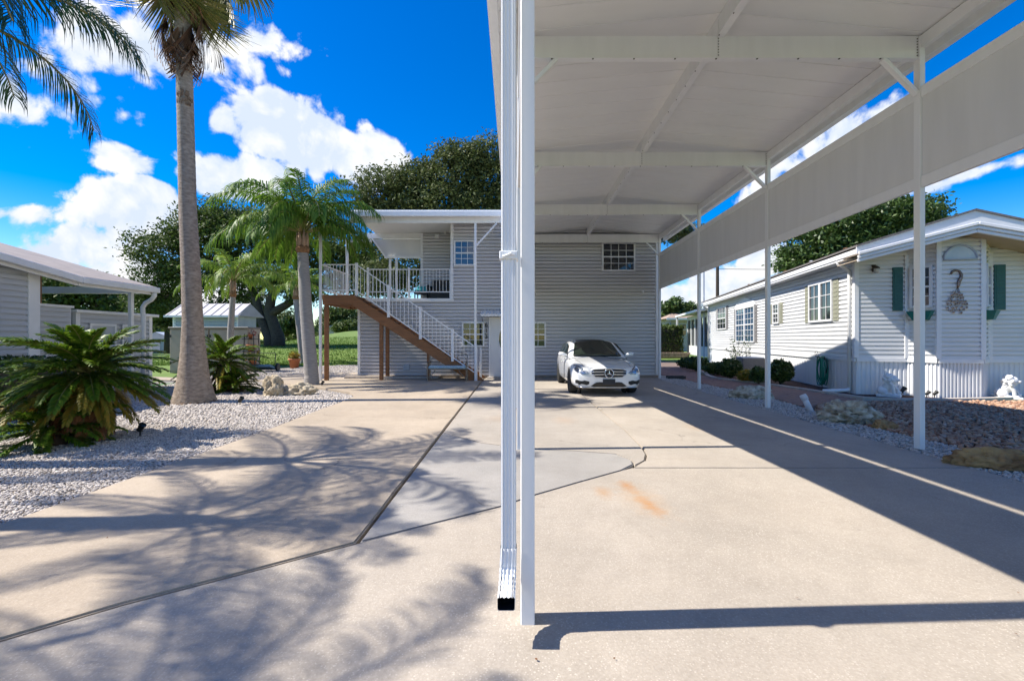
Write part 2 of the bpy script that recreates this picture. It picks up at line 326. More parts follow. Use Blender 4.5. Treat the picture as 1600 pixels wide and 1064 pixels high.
class MB:
    def __init__(s): s.v = []; s.f = []
    def add(s, vs, fs):
        b = len(s.v); s.v += [tuple(v) for v in vs]; s.f += [tuple(b+i for i in f) for f in fs]; return s
    def quad(s, a, b, c, d): return s.add((a, b, c, d), ((0, 1, 2, 3),))
    def obox(s, c, ux, uy, uz, ch=0.0):
        c, ux, uy, uz = map(Vector, (c, ux, uy, uz))
        if ch <= 0:
            vs = [c+ux*i+uy*j+uz*k for i in (-1, 1) for j in (-1, 1) for k in (-1, 1)]
            return s.add(vs, ((0, 1, 3, 2), (4, 6, 7, 5), (0, 4, 5, 1), (2, 3, 7, 6), (0, 2, 6, 4), (1, 5, 7, 3)))
        bm = bmesh.new(); bmesh.ops.create_cube(bm, size=2)
        M = Matrix((ux.normalized(), uy.normalized(), uz.normalized())).transposed().to_4x4(); M.translation = c
        for v in bm.verts: v.co = Vector((v.co.x*ux.length, v.co.y*uy.length, v.co.z*uz.length))
        bmesh.ops.bevel(bm, geom=list(bm.edges), offset=min(ch, .9*min(ux.length, uy.length, uz.length)), segments=1, affect='EDGES')
        bmesh.ops.transform(bm, matrix=M, verts=bm.verts); bm.verts.index_update()
        s.add([v.co[:] for v in bm.verts], [[v.index for v in f.verts] for f in bm.faces]); bm.free(); return s
    def box(s, x0, x1, y0, y1, z0, z1, ch=0.0):
        return s.obox(((x0+x1)/2, (y0+y1)/2, (z0+z1)/2), ((x1-x0)/2, 0, 0), (0, (y1-y0)/2, 0), (0, 0, (z1-z0)/2), ch)
    def beam(s, p, q, w, h, up=(0, 0, 1), ch=0.0):
        p, q = Vector(p), Vector(q); d = (q-p); u = d.normalized(); r = u.cross(Vector(up)).normalized(); t = r.cross(u)
        return s.obox((p+q)/2, d/2, r*(w/2), t*(h/2), ch)
    def tube(s, pts, rad, n=8, cap=True, closed=False):
        pts = [Vector(p) for p in pts]; m = len(pts)
        if not hasattr(rad, '__len__'): rad = [rad]*m
        rings = []; prev = None
        for i, p in enumerate(pts):
            if closed: t = (pts[(i+1) % m]-pts[i-1])
            else: t = pts[min(i+1, m-1)]-pts[max(i-1, 0)]
            t = t.normalized() if t.length > 1e-9 else Vector((0, 0, 1))
            a = prev if prev is not None else (Vector((1, 0, 0)) if abs(t.x) < .8 else Vector((0, 1, 0)))
            a = (a - t*a.dot(t)); a = a.normalized() if a.length > 1e-6 else t.orthogonal().normalized(); prev = a; b = t.cross(a)
            rings.append([p + (a*math.cos(2*math.pi*k/n)+b*math.sin(2*math.pi*k/n))*rad[i] for k in range(n)])
        vs = [v for r in rings for v in r]; fs = []
        for i in range(m if closed else m-1):
            j = (i+1) % m
            for k in range(n): fs.append((i*n+k, i*n+(k+1) % n, j*n+(k+1) % n, j*n+k))
        if cap and not closed: fs += [tuple(range(n-1, -1, -1)), tuple((m-1)*n+k for k in range(n))]
        return s.add(vs, fs)
    def lathe(s, prof, n=16, c=(0, 0, 0)):
        return s.tube([(c[0], c[1], c[2]+z) for r, z in prof], [max(r, .0005) for r, z in prof], n)
    def prism(s, poly, z0, z1):
        n = len(poly); vs = [(x, y, z0) for x, y in poly]+[(x, y, z1) for x, y in poly]
        fs = [tuple(range(n-1, -1, -1)), tuple(range(n, 2*n))]+[(i, (i+1) % n, n+(i+1) % n, n+i) for i in range(n)]
        return s.add(vs, fs)
    def plate(s, poly, origin, u, v, n, t):
        """flat outline poly in (u,v) from origin, thickness t along n"""
        o, u, v, n = map(Vector, (origin, u, v, n)); k = len(poly)
        vs = [o+u*a+v*b for a, b in poly]+[o+u*a+v*b+n*t for a, b in poly]
        return s.add(vs, [tuple(range(k-1, -1, -1)), tuple(range(k, 2*k))]+[(i, (i+1) % k, k+(i+1) % k, k+i) for i in range(k)])
    def mesh(s, name, m, smooth=False):
        me = bpy.data.meshes.new(name); me.from_pydata(s.v, [], s.f); me.validate(); 
        bm = bmesh.new(); bm.from_mesh(me); bmesh.ops.recalc_face_normals(bm, faces=bm.faces); bm.to_mesh(me); bm.free()
        me.materials.append(MATS[m]); 
        if smooth: me.shade_smooth()
        return me
    def build(s, name, m, parent=None, smooth=False, world=True, label=None, kind=None):
        if world and parent is not None:
            I = wmat(parent).inverted(); s.v = [tuple(I @ Vector(v)) for v in s.v]
        o = link(name, s.mesh(name, m, smooth), parent)
        if label: o['label'] = label
        if kind: o['kind'] = kind
        return o
def np_mesh(name, V, Fq, m, smooth=False):
    me = bpy.data.meshes.new(name); k = Fq.shape[1]
    me.vertices.add(len(V)); me.vertices.foreach_set('co', np.ascontiguousarray(V, np.float32).ravel())
    me.loops.add(Fq.size); me.loops.foreach_set('vertex_index', np.ascontiguousarray(Fq, np.int32).ravel())
    me.polygons.add(len(Fq)); me.polygons.foreach_set('loop_start', np.arange(0, Fq.size, k, dtype=np.int32))
    me.update(calc_edges=True); me.materials.append(MATS[m])
    if smooth: me.shade_smooth()
    return me
def smooth01(t): t = np.clip(t, 0, 1); return t*t*(3-2*t)
def subdiv(me, name, m, levels=2, boolean=None, remesh=None):
    """apply a modifier once and keep the plain mesh"""
    o = bpy.data.objects.new('tmp', me); col.objects.link(o); extra = []
    if remesh:
        q = o.modifiers.new('r', 'REMESH'); q.mode = 'VOXEL'; q.voxel_size = remesh
        q = o.modifiers.new('s', 'SMOOTH'); q.iterations = 1; q.factor = .5
    if levels:
        q = o.modifiers.new('s', 'SUBSURF'); q.levels = levels; q.render_levels = levels
    for c in (boolean or []):
        oc = bpy.data.objects.new('tmpc', c); col.objects.link(oc); extra.append(oc)
        q = o.modifiers.new('b', 'BOOLEAN'); q.operation = 'DIFFERENCE'; q.object = oc; q.solver = 'EXACT'
    bpy.context.view_layer.update()
    dg = bpy.context.evaluated_depsgraph_get()
    r = bpy.data.meshes.new_from_object(o.evaluated_get(dg)); r.name = name
    for x in [o]+extra: bpy.data.objects.remove(x)
    r.materials.clear(); r.materials.append(MATS[m]); r.shade_smooth()
    return r
def text_mesh(ch, size, m, depth=.006):
    cu = bpy.data.curves.new('digit', 'FONT'); cu.body = ch; cu.size = size; cu.extrude = depth; cu.align_x = 'CENTER'; cu.align_y = 'CENTER'; cu.offset = .004
    o = bpy.data.objects.new('tmp', cu); col.objects.link(o); bpy.context.view_layer.update()
    me = bpy.data.meshes.new_from_object(o.evaluated_get(bpy.context.evaluated_depsgraph_get())); bpy.data.objects.remove(o)
    me.materials.clear(); me.materials.append(MATS[m]); me.name = 'digit'; return me
def siding(mb, o, u, n, x0, x1, z0, z1, pitch=.127, lap=.042, xr=None, slot=.044):
    """lapped boards on the wall through o along u, facing n; xr(z) may narrow a course"""
    o, u, n = Vector(o), Vector(u), Vector(n); k = int(math.ceil((z1-z0)/pitch))
    for i in range(k):
        a = z0+i*pitch; b = min(a+pitch, z1); xa, xb = (x0, x1) if xr is None else xr((a+b)/2)
        if xb-xa < .01: continue
        P = lambda x, z, d: o+u*x+Vector((0, 0, z))+n*d
        c = b-slot; t = lap-.003
        mb.quad(P(xa, a, lap), P(xb, a, lap), P(xb, c, t), P(xa, c, t))
        mb.quad(P(xa, c, t), P(xb, c, t), P(xb, c+.003, .0), P(xa, c+.003, .0))
        mb.quad(P(xa, c+.003, 0), P(xb, c+.003, 0), P(xb, b, .0), P(xa, b, .0))
        mb.quad(P(xa, a, 0), P(xb, a, 0), P(xb, a, lap), P(xa, a, lap))
    return mb
def window(parent, o, u, n, w, h, cols, rows, trim='white_trim', glass='glass', name='window', split=True, fw=.06, label=None):
    """frame, sash bar, panes and muntins standing proud of the wall; o = lower left corner"""
    o, u, n = Vector(o), Vector(u).normalized(), Vector(n).normalized(); z = Vector((0, 0, 1))
    B = lambda mb, a0, a1, b0, b1, d0, d1: mb.obox(o+u*(a0+a1)/2+z*(b0+b1)/2+n*(d0+d1)/2, u*(a1-a0)/2, n*(d1-d0)/2, z*(b1-b0)/2)
    fr = MB(); B(fr, 0, w, 0, fw, 0, .07); B(fr, 0, w, h-fw, h, 0, .07); B(fr, 0, fw, fw, h-fw, 0, .066); B(fr, w-fw, w, fw, h-fw, 0, .066)
    f = fr.build(name, trim, parent, label=label)
    if split:
        m = MB(); B(m, fw, w-fw, h/2-.025, h/2+.025, .02, .058); m.build('sash_bar', trim, f)
    iw, ih = w-2*fw, h-2*fw
    for c in range(cols):
        for r in range(rows):
            a0, a1 = fw+iw*c/cols, fw+iw*(c+1)/cols; b0, b1 = fw+ih*r/rows, fw+ih*(r+1)/rows
            m = MB(); B(m, a0+.001, a1-.001, b0+.001, b1-.001, .0215, .03)
            j = random.uniform(-.012, .012); m.v = [tuple(Vector(v)+n*(j*(Vector(v)-o).dot(u)*.3)) for v in m.v]
            m.build('pane', glass, f)
    m = MB()
    for c in range(1, cols): x = fw+iw*c/cols; B(m, x-.009, x+.009, fw, h-fw, .036, .048)
    for r in range(1, rows):
        y = fw+ih*r/rows
        if not (split and abs(y-h/2) < .03): B(m, fw, w-fw, y-.009, y+.009, .035, .047)
    if m.v: m.build('muntin_grid', trim, f)
    return f
random.seed(11)
# ================================================================== GROUND
def hill(x, y):
    s = smooth01((x+27)/6.0) * (1-smooth01((x+1)/9.0)) if np.isscalar(x) or True else 0
    f = 1.02*smooth01((y-25)/11.0) + 1.6*smooth01((y-36)/26.0)
    return s*f
xs = np.concatenate([np.array([-900, -300, -120, -70]), np.linspace(-50, 50, 101), np.array([70, 120, 300, 900])])
ys = np.concatenate([np.array([-600, -100, -20]), np.linspace(-6, 84, 121), np.array([110, 180, 400, 1200])])
XX, YY = np.meshgrid(xs, ys); ZZ = -.07 + hill(XX, YY)
V = np.stack([XX, YY, ZZ], -1).reshape(-1, 3); nx = len(xs); ny = len(ys)
ii = np.arange(ny-1)[:, None]*nx + np.arange(nx-1)[None, :]
tag(link('grass_ground', np_mesh('grass_ground', V, np.stack([ii, ii+1, ii+nx+1, ii+nx], -1).reshape(-1, 4), 'grass', True)), kind='structure')

def sheet(name, poly, z, m, parent=None):
    mb = MB(); mb.add([(x, y, z) for x, y in poly], [tuple(range(len(poly)))])
    return mb.build(name, m, parent)
def arc(cx, cy, r, a0, a1, n=8): return [(cx+r*math.cos(R(a0+(a1-a0)*i/n)), cy+r*math.sin(R(a0+(a1-a0)*i/n))) for i in range(n+1)]

# driveway: separate slabs with open joints over a dark bed
drive = tag(sheet('driveway', [(-9.3, 17.3), (-9.3, 16.0), (-6.2, 14.0), (-4.6, 12.4), (-4.0, 11.0), (-4.03, 3), (-4.4, -5), (5.27, -5), (5.27, 17.35), (-5.9, 17.35), (-6.5, 20.4), (-9, 20.4)], -.055, 'joint'), kind='structure')
g = .012
diag = [(-3.2, 1.75), (-2.52, 2.232), (-2.18, 2.536), (-1.6, 2.955), (-1.147, 3.294), (-.63, 3.667), (-.12, 4.02), (.2, 4.32), (.665, 4.7), (1.2, 5.12)]
curve = [(1.42, 5.32), (1.60, 5.56), (1.70, 5.85), (1.745, 6.17), (1.80, 7.4), (1.79, 9.1), (1.80, 11.9), (1.80, 17.35)]
def slab(poly, m, top=0.0, name='concrete_slab'):
    mb = MB(); mb.prism(poly, -.12, top)
    me = mb.mesh(name, m)
    bm = bmesh.new(); bm.from_mesh(me)
    ed = [e for e in bm.edges if abs(e.verts[0].co.z-top) < 1e-5 and abs(e.verts[1].co.z-top) < 1e-5]
    bmesh.ops.bevel(bm, geom=ed, offset=.012, segments=2, affect='EDGES'); bm.to_mesh(me); bm.free()
    return link(name, me, drive)
wob = lambda i, a=.006: a*math.sin(i*2.1)+a*.6*math.sin(i*5.3)
# beige left slab, a finger's width proud of its neighbours
left = [(-4.10, 3.0), (-4.45, .5), (-4.9, -5), (-4.3, -5), (-3.9, 1.2)] + [(x-.011, y+.009) for x, y in diag[:5]]
left += [(-1.157+wob(i, .004), 3.33+i*.55) for i in range(1, 20)] + [(-1.152, 14.3)]
left += [(-6.55, 14.3), (-5.4, 13.35), (-4.55, 12.55), (-4.12, 11.7), (-4.06, 10.5), (-4.07, 9.4), (-4.02, 7.6), (-4.06, 5.2), (-4.08, 4.2)]
slab(left, 'beige_slab', .008)
slab([(-9.1, 16.1), (-6.62, 14.31), (-1.16, 14.32), (-1.15, 17.35), (-5.9, 17.35), (-6.0, 19.9), (-8.9, 19.9)], 'beige_slab', .008)
# grey patch and the strip of walk behind it
slab([(-1.135+wob(1), 3.33)] + [(x, y+.014) for x, y in diag[5:]] + [(1.40, 5.38), (1.43, 5.55), (1.30, 5.86), (.75, 6.03), (.2, 6.10), (-.5, 6.5), (-1.135, 7.2)], 'grey_slab', 0.0)
slab([(-1.135, 7.215), (-.5, 6.515), (.2, 6.115), (.75, 6.045), (1.305, 5.875), (1.445, 5.56), (1.412, 5.37), (1.408, 5.335)] + [(x-g, y) for x, y in curve[1:]] + [(-1.135, 17.35)], 'walk_slab', -.003)
# aggregate apron in the foreground and the right-hand bay
near = [(-4.28, -5), (5.25, -5), (5.25, 5.215)] + [(1.34, 5.215)] + [(x+.003, y-.010) for x, y in reversed(diag)] + [(-3.88, 1.2)]
slab(near, 'aggregate', .004)
slab([(1.36, 5.225), (5.25, 5.225), (5.25, 17.35)] + [(x+.004, y) for x, y in reversed(curve)], 'right_slab', .002)

# gravel beds
bedL = tag(sheet('gravel_bed', [(-4.0, 2.2), (-4.0, 12.2), (-6.4, 14.3), (-9.2, 16.2), (-9.0, 20.0), (-6.0, 20.0), (-6.0, 27), (-10, 27.5), (-13.5, 21), (-12.5, 15), (-12.5, -4), (-4.4, -4)], -.045, 'gravel_base'), kind='structure')
bedR = tag(sheet('gravel_strip', [(5.2, -5), (6.2, -5), (6.2, 6), (6.0, 8), (6.3, 10), (6.5, 12), (6.2, 16), (6.2, 20), (5.4, 20), (5.2, 17.3)], -.045, 'gravel_base'), kind='structure')
brown = tag(sheet('brown_rock_bed', [(6.15, -5), (14, -5), (14, 11.05), (8.6, 11.05), (7.0, 10.6), (6.3, 9.6), (6.0, 8), (6.15, 6)], -.049, 'brown_base'), kind='structure')
ICO = None
def stones(name, pts, size, m, flat=.7, seed=1):
    rng = np.random.default_rng(seed)
    bm = bmesh.new(); bmesh.ops.create_icosphere(bm, subdivisions=1, radius=1); bm.verts.index_update()
    bv = np.array([v.co[:] for v in bm.verts]); bf = np.array([[v.index for v in f.verts] for f in bm.faces]); bm.free()
    n = len(pts); k = len(bv)
    s = size*rng.uniform(.55, 1.25, (n, 1))
    ax = rng.normal(size=(n, 3, 3)); q, _ = np.linalg.qr(ax)
    sc3 = np.stack([np.ones(n)*1.0, rng.uniform(.6, .95, n), rng.uniform(.45, .8, n)*flat/.7], 1)
    jit = 1+rng.uniform(-.22, .22, (n, k, 1))
    v = bv[None]*jit*sc3[:, None, :]*s[:, None, :]
    v = np.einsum('nij,nkj->nki', q, v); v[..., 2] *= .8
    v = v+pts[:, None, :]
    f = bf[None]+(np.arange(n)*k)[:, None, None]
    return np_mesh(name, v.reshape(-1, 3), f.reshape(-1, 3), m)
def inpoly(P, poly):
    x, y = P[:, 0], P[:, 1]; r = np.zeros(len(P), bool); j = len(poly)-1
    for i in range(len(poly)):
        xi, yi = poly[i]; xj, yj = poly[j]
        r ^= ((yi > y) != (yj > y)) & (x < (xj-xi)*(y-yi)/(yj-yi+1e-12)+xi); j = i
    return r
def scatter(poly, dens, seed):
    rng = np.random.default_rng(seed); a = np.array(poly); lo, hi = a.min(0), a.max(0)
    n = int(dens*(hi-lo).prod()); P = rng.uniform(lo, hi, (n, 2)); P = P[inpoly(P, poly)]
    return np.c_[P, rng.uniform(-.035, -.012, len(P))]
pl = np.concatenate([scatter([(-4.09, 2.8), (-4.07, 8), (-8.8, 8), (-6.2, 4.5), (-4.6, 2.8)], 2500, 1)])
tag(link('white_gravel', stones('white_gravel', pl, .0185, 'white_stone', seed=2)), 'loose white and tan gravel covering the bed left of the driveway', 'gravel', kind='stuff')
pl = scatter([(-4.08, 8), (-4.1, 11.8), (-6.6, 14.25), (-9.2, 16.0), (-11.5, 16), (-11, 8)], 900, 3)
pl2 = scatter([(-9, 20), (-6.1, 20), (-6.1, 26), (-10, 26), (-12, 21), (-11.5, 16), (-9.2, 16)], 240, 4)
tag(link('white_gravel', stones('white_gravel', np.concatenate([pl, pl2]), .029, 'white_stone', seed=5)), 'white gravel around the palm trunks and pale boulder', 'gravel', kind='stuff')
pl = scatter([(5.29, 2), (6.15, 2), (6.15, 6), (6.0, 8), (6.3, 10), (6.5, 12), (6.2, 16), (6.1, 18.5), (5.5, 18.5), (5.29, 17)], 1050, 6)
tag(link('white_gravel', stones('white_gravel', pl, .026, 'white_stone', seed=7)), 'strip of pale gravel along the right carport posts', 'gravel', kind='stuff')
pl = scatter([(6.1, 3.5), (13.5, 3.5), (13.5, 10.95), (8.6, 10.95), (7.0, 10.5), (6.35, 9.6), (6.05, 8), (6.1, 6)], 300, 8)
tag(link('brown_gravel', stones('brown_gravel', pl, .055, 'brown_stone', .5, seed=9)), 'bed of coarse red brown rock in front of the white mobile home', 'gravel', kind='stuff')

# brick path on the right with pale curbs
path = tag(sheet('brick_path', [(6.35, 9.7), (7.0, 10.55), (8.62, 11.1), (8.55, 12.7), (8.30, 14.6), (7.7, 17.0), (7.95, 19.5), (9.0, 22), (10.6, 28), (9.4, 34), (6.3, 34), (6.1, 18), (6.5, 12)], -.041, 'path_joint'), kind='structure')
ppoly = [(6.45, 9.9), (7.0, 10.6), (8.55, 11.15), (8.48, 12.7), (8.22, 14.6), (7.62, 17.0), (7.85, 19.5), (8.9, 22), (8.9, 24), (6.25, 24), (6.2, 18), (6.55, 12)]
bmk = MB().box(-.098, .098, -.048, .048, -.03, .008, .004).mesh('paver', 'path_brick'); rb = random.Random(3); cnt = 0; far = MB()
for j in range(150):
    for i in range(16):
        x = 6.1+i*.204+(.102 if j % 2 else 0); y = 9.9+j*.102
        if not inpoly(np.array([[x, y]]), ppoly)[0]: continue
        if cnt < 300: link('paver', bmk, path, (x+rb.uniform(-.003, .003), y, -.024+rb.uniform(-.003, .004)), (0, 0, rb.uniform(-.02, .02))); cnt += 1
        else: zj = rb.uniform(-.004, .004); far.box(x-.098, x+.098, y-.048, y+.048, -.05, -.018+zj)
far.build('pavers', 'path_brick', path, kind='stuff')
def curb(name, pts, w=.16, z=.03, parent=None):
    pts = [Vector((x, y, 0)) for x, y in pts]; mb = MB(); L = []; Rr = []
    for i, p in enumerate(pts):
        t = (pts[min(i+1, len(pts)-1)]-pts[max(i-1, 0)]).normalized(); nrm = Vector((-t.y, t.x, 0))
        L.append(p+nrm*w/2); Rr.append(p-nrm*w/2)
    for i in range(len(pts)-1):
        a, b, c, d = L[i], L[i+1], Rr[i+1], Rr[i]; u = Vector((0, 0, z)); lo = Vector((0, 0, -.1))
        mb.add([a+lo, b+lo, c+lo, d+lo, a+u, b+u, c+u, d+u], [(4, 5, 6, 7), (0, 1, 5, 4), (2, 3, 7, 6), (0, 4, 7, 3), (1, 2, 6, 5)])
    return tag(mb.build(name, 'curb', parent), kind='structure')
curb('curb', [(13.5, 11.55), (12.6, 11.42), (11.5, 11.22), (10.4, 11.12), (9.4, 11.1), (8.75, 11.4), (8.62, 12.2), (8.50, 13.2), (8.36, 14.4), (8.1, 15.6), (7.75, 16.6), (7.62, 17.3), (7.8, 18.4), (8.25, 19.6), (8.5, 20.8), (9.2, 22.6), (10.2, 25.5)])
tag(sheet('mulch_bed', [(13.5, 11.6), (11.5, 11.3), (9.4, 11.2), (8.85, 11.4), (8.7, 12.5), (8.4, 14.6), (7.8, 16.7), (7.7, 17.3), (7.9, 18.5), (8.6, 20.8), (10.2, 25.5), (13, 30), (14, 20), (13.9, 14)], -.03, 'mulch'), kind='structure')
tag(sheet('turf_mat', [(-12.2, 14.2), (-8.9, 13.2), (-8.7, 14.2), (-11.6, 15.6)], -.02, 'turf'), kind='structure')
tag(sheet('path', [(-18, 18.0), (-9.3, 15.6), (-9.2, 16.2), (-18, 19.4)], -.018, 'beige_slab'), kind='structure')
tag(sheet('added_street', [(-120, -5.02), (-120, -13), (120, -13), (120, -5.02)], -.02, 'grey_slab'), kind='structure')  # unseen, added so grey instead of green bounces onto the white posts
tag(sheet('road', [(-80, 52), (-26, 50), (-26, 56), (-80, 58)], -.03, 'walk_slab'), kind='structure')
# grass blades along the near edge of the lawn
rng = np.random.default_rng(12)
n = 26000; gx = rng.uniform(-24, -4, n); gy = 26.0+rng.uniform(0, 1, n)**1.6*22; keep = (gx > -16) | (gy > 21); gx, gy = gx[keep], gy[keep]; n = len(gx)
gz = -.07+hill(gx, gy); hgt = rng.uniform(.05, .13, n); an = rng.uniform(0, 6.28, n); wd = .03
B0 = np.stack([gx-wd*np.cos(an), gy-wd*np.sin(an), gz], 1); B1 = np.stack([gx+wd*np.cos(an), gy+wd*np.sin(an), gz], 1)
T = np.stack([gx+rng.normal(0, .04, n), gy+rng.normal(0, .04, n), gz+hgt], 1)
tag(link('lawn_grass', np_mesh('lawn_grass', np.stack([B0, B1, T], 1).reshape(-1, 3), np.arange(3*n).reshape(-1, 3), 'grass_blade')), 'mown green lawn rising behind the palms', 'grass', kind='stuff')

# ================================================================== CARPORT
cp = thing('carport', 'tall white aluminium carport roof on slim posts over the driveway', 'carport', (2.76, 8, 0))
PY = [-1.2, 2.40, 6.13, 9.80, 13.45, 17.10]; XL, XR, XM = .068, 5.452, 2.76
zb = lambda y: 5.24-.0135*(y-6.17)
for y in PY:
    for x in (XL, XR):
        m = MB().box(x-.036, x+.036, y-.05, y+.05, 0.0 if y != 17.1 else .0, zb(y)+.29, .004)
        p = m.build('post', 'white_paint', cp)
        s = 1 if x < 2 else -1
        m = MB(); m.beam((x+s*.036, y, zb(y)-.47), (x+s*.50, y, zb(y)-.004), .05, .075, (0, 1, 0), .003); m.build('knee_brace', 'white_paint', cp)
    m = MB().box(XL+.037, XR-.037, y-.022, y+.022, zb(y)+.002, zb(y)+.30); m.box(XL+.037, XR-.037, y-.045, y+.045, zb(y)-.008, zb(y)+.002)
    b = m.build('cross_beam', 'white_paint', cp)
    m = MB().box(XM-.035, XM-.03+.008, y-.030, y-.0225, zb(y)+.01, zb(y)+.52); m.build('splice_plate', 'white_paint', b)
    m = MB()
    for k in range(7): m.box(XM-.034, XM-.022, y-.036, y-.029, zb(y)+.03+k*.037, zb(y)+.042+k*.037)
    for xx in (XR-.05,):
        for k in range(7): m.box(xx-.006, xx+.006, y-.030, y-.0225, zb(y)+.03+k*.037, zb(y)+.042+k*.037)
    for k in range(9): m.box(.5+k*.55-.01, .5+k*.55+.01, y-.04, y-.02, zb(y)-.016, zb(y)-.007)
    m.build('bolts', 'bolt', b, kind='stuff')
Y0, Y1 = -1.75, 17.36
slopeX = .096
zc = lambda x, y: zb(y)+.305+slopeX*(XM-abs(x-XM)-XL)            # underside of the roof
# roof pans: one sheet of metal each side for every 0.41 m
pw = .41
def pan_mesh(sgn):
    mb = MB(); L = 3.06; prof = [(-.5*pw, .018), (-.5*pw+.012, 0), (.5*pw-.012, 0), (.5*pw, .018)]
    a = [(0, y, z) for y, z in prof]; b = [(sgn*L, y, z-slopeX*L) for y, z in prof]; t = .07
    a2 = [(0, y, t) for y, z in prof]; b2 = [(sgn*L, y, t-slopeX*L) for y, z in prof]
    for i in range(3):
        mb.quad(a[i], a[i+1], b[i+1], b[i]); mb.quad(a2[i], b2[i], b2[i+1], a2[i+1])
    mb.quad(b[0], b[1], b2[1], b2[0]); mb.quad(b[1], b[2], b2[2], b2[1]); mb.quad(b[2], b[3], b2[3], b2[2])
    return mb.mesh('roof_pan', 'pan_white')
pms = {-1: pan_mesh(-1), 1: pan_mesh(1)}; ny_ = int((Y1-Y0)/pw)+1
for k in range(ny_):
    y = Y0+pw*(k+.5)
    for s in (-1, 1): link('roof_pan', pms[s], cp, (XM-2.76+0.001*s, y-8, zc(XM, y)), (-.0135, 0, 0))
ye = Y0+pw*ny_
m = MB()
for s in (-1, 1):
    e = XM+s*3.05; m.add([(XM, Y0, zc(XM, Y0)+.074), (e, Y0, zc(e, Y0)+.074), (e, ye, zc(e, ye)+.074), (XM, ye, zc(XM, ye)+.074),
        (XM, Y0, zc(XM, Y0)+.10), (e, Y0, zc(e, Y0)+.10), (e, ye, zc(e, ye)+.10), (XM, ye, zc(XM, ye)+.10)], [(0, 1, 2, 3), (4, 7, 6, 5), (0, 4, 5, 1), (2, 6, 7, 3), (1, 5, 6, 2)])
m.build('roof_deck', 'pan_white', cp)
m = MB(); m.beam((XM, Y0, zc(XM, Y0)-.14), (XM, ye, zc(XM, ye)-.14), .05, .275); m.beam((XM, Y0, zc(XM, Y0)-.281), (XM, ye, zc(XM, ye)-.281), .10, .010)
rbm = m.build('ridge_beam', 'white_paint', cp)
m = MB()
for k in range(46): y = Y0+.4*k+.2; m.box(XM-.045, XM-.035, y-.008, y+.008, zc(XM, y)-.296, zc(XM, y)-.286)
m.build('bolts', 'bolt', rbm, kind='stuff')
for x, s in ((XL, -1), (XR, 1)):
    m = MB(); m.beam((x, Y0, zb(Y0)+.205), (x, ye, zb(ye)+.205), .055, .16); m.build('eave_beam', 'white_paint', cp)
    xo = x+s*.33; m = MB()
    for a, b, c, d in ((-.06, -.054, -.07, .10), (.054, .06, -.07, .12), (-.054, .054, -.07, -.064)):
        m.beam((xo+s*(a+b)/2, Y0, zb(Y0)+.235+(c+d)/2), (xo+s*(a+b)/2, ye, zb(ye)+.235+(c+d)/2), b-a, d-c)
    m.build('gutter', 'white_paint', cp)
m = MB(); m.add([(XL-.3, Y0-.02, zc(XL-.3, Y0)-.05), (XM, Y0-.02, zc(XM, Y0)-.05), (XR+.3, Y0-.02, zc(XR+.3, Y0)-.05), (XR+.3, Y0-.02, zc(XR+.3, Y0)+.12), (XM, Y0-.02, zc(XM, Y0)+.12), (XL-.3, Y0-.02, zc(XL-.3, Y0)+.12)], [(0, 1, 4, 5), (1, 2, 3, 4)])
m.v += [(x, y+.015, z) for x, y, z in m.v[:6]]; m.f += [(6, 11, 10, 7), (7, 10, 9, 8), (0, 6, 7, 1), (1, 7, 8, 2), (3, 4, 10, 9), (4, 5, 11, 10)]
m.build('front_fascia', 'white_paint', cp)
# screen panels between the posts, hung below an open slot
bd = MB(); bw = .302
bd.plate([(-bw/2, .004), (-bw/2+.008, -.006), (bw/2-.008, -.006), (bw/2, .004), (bw/2, .010), (-bw/2, .010)], (0, 0, -.56), (0, 1, 0), (1, 0, 0), (0, 0, 1), 1.12)
bdm = bd.mesh('screen_board', 'panel_white')
for x in (XL, XR):
    for a, b in zip(PY[:-1], PY[1:]):
        a2, b2 = a+.052, b-.052; dz = lambda y: -.0135*(y-6.17)
        m = MB(); m.beam((x, a2, 4.775+dz(a2)), (x, b2, 4.775+dz(b2)), .05, .15, ch=.003); m.build('screen_rail', 'white_paint', cp)
        m = MB(); m.beam((x, a2, 3.575+dz(a2)), (x, b2, 3.575+dz(b2)), .05, .15, ch=.003); m.build('screen_rail', 'white_paint', cp)
        nb = int(round((b2-a2)/bw)); sy = (b2-a2)/nb/bw
        for k in range(nb):
            y = a2+(k+.5)*(b2-a2)/nb
            link('screen_board', bdm, cp, (x-2.76, y-8, 4.19+dz(y)), None, (1 if x < 2 else -1, sy, 1.0))
# downspout on the near post
def spout_ring(cx, cy, z, w=.076, d=.058, ribs=True):
    pts = []; n = 24
    for i in range(n):                                # ribbed front, plain back
        t = i/(n-1); x = -w/2+w*t; r = (.003*math.cos(t*math.pi*2*4)) if ribs and .12 < t < .88 else (.004 if .05 < t < .95 else -.003)
        pts.append((cx+x, cy-d/2-r, z))
    pts += [(cx+w/2, cy+d/2-.006, z), (cx+w/2-.006, cy+d/2, z), (cx-w/2+.006, cy+d/2, z), (cx-w/2, cy+d/2-.006, z)]
    return pts
def ring_loft(rings, cap0=False, cap1=False):
    m = MB(); n = len(rings[0]); 
    fs = [(i*n+k, i*n+(k+1) % n, (i+1)*n+(k+1) % n, (i+1)*n+k) for i in range(len(rings)-1) for k in range(n)]
    if cap0: fs.append(tuple(range(n)))
    if cap1: fs.append(tuple((len(rings)-1)*n+k for k in range(n)))
    return m.add([p for r in rings for p in r], fs)
dx, dy = -.030, 2.315
sp = ring_loft([spout_ring(dx, dy, z) for z in (.42, 1.2, 2.4, 3.6, 4.85)]).build('downspout', 'white_paint', cp, smooth=False)
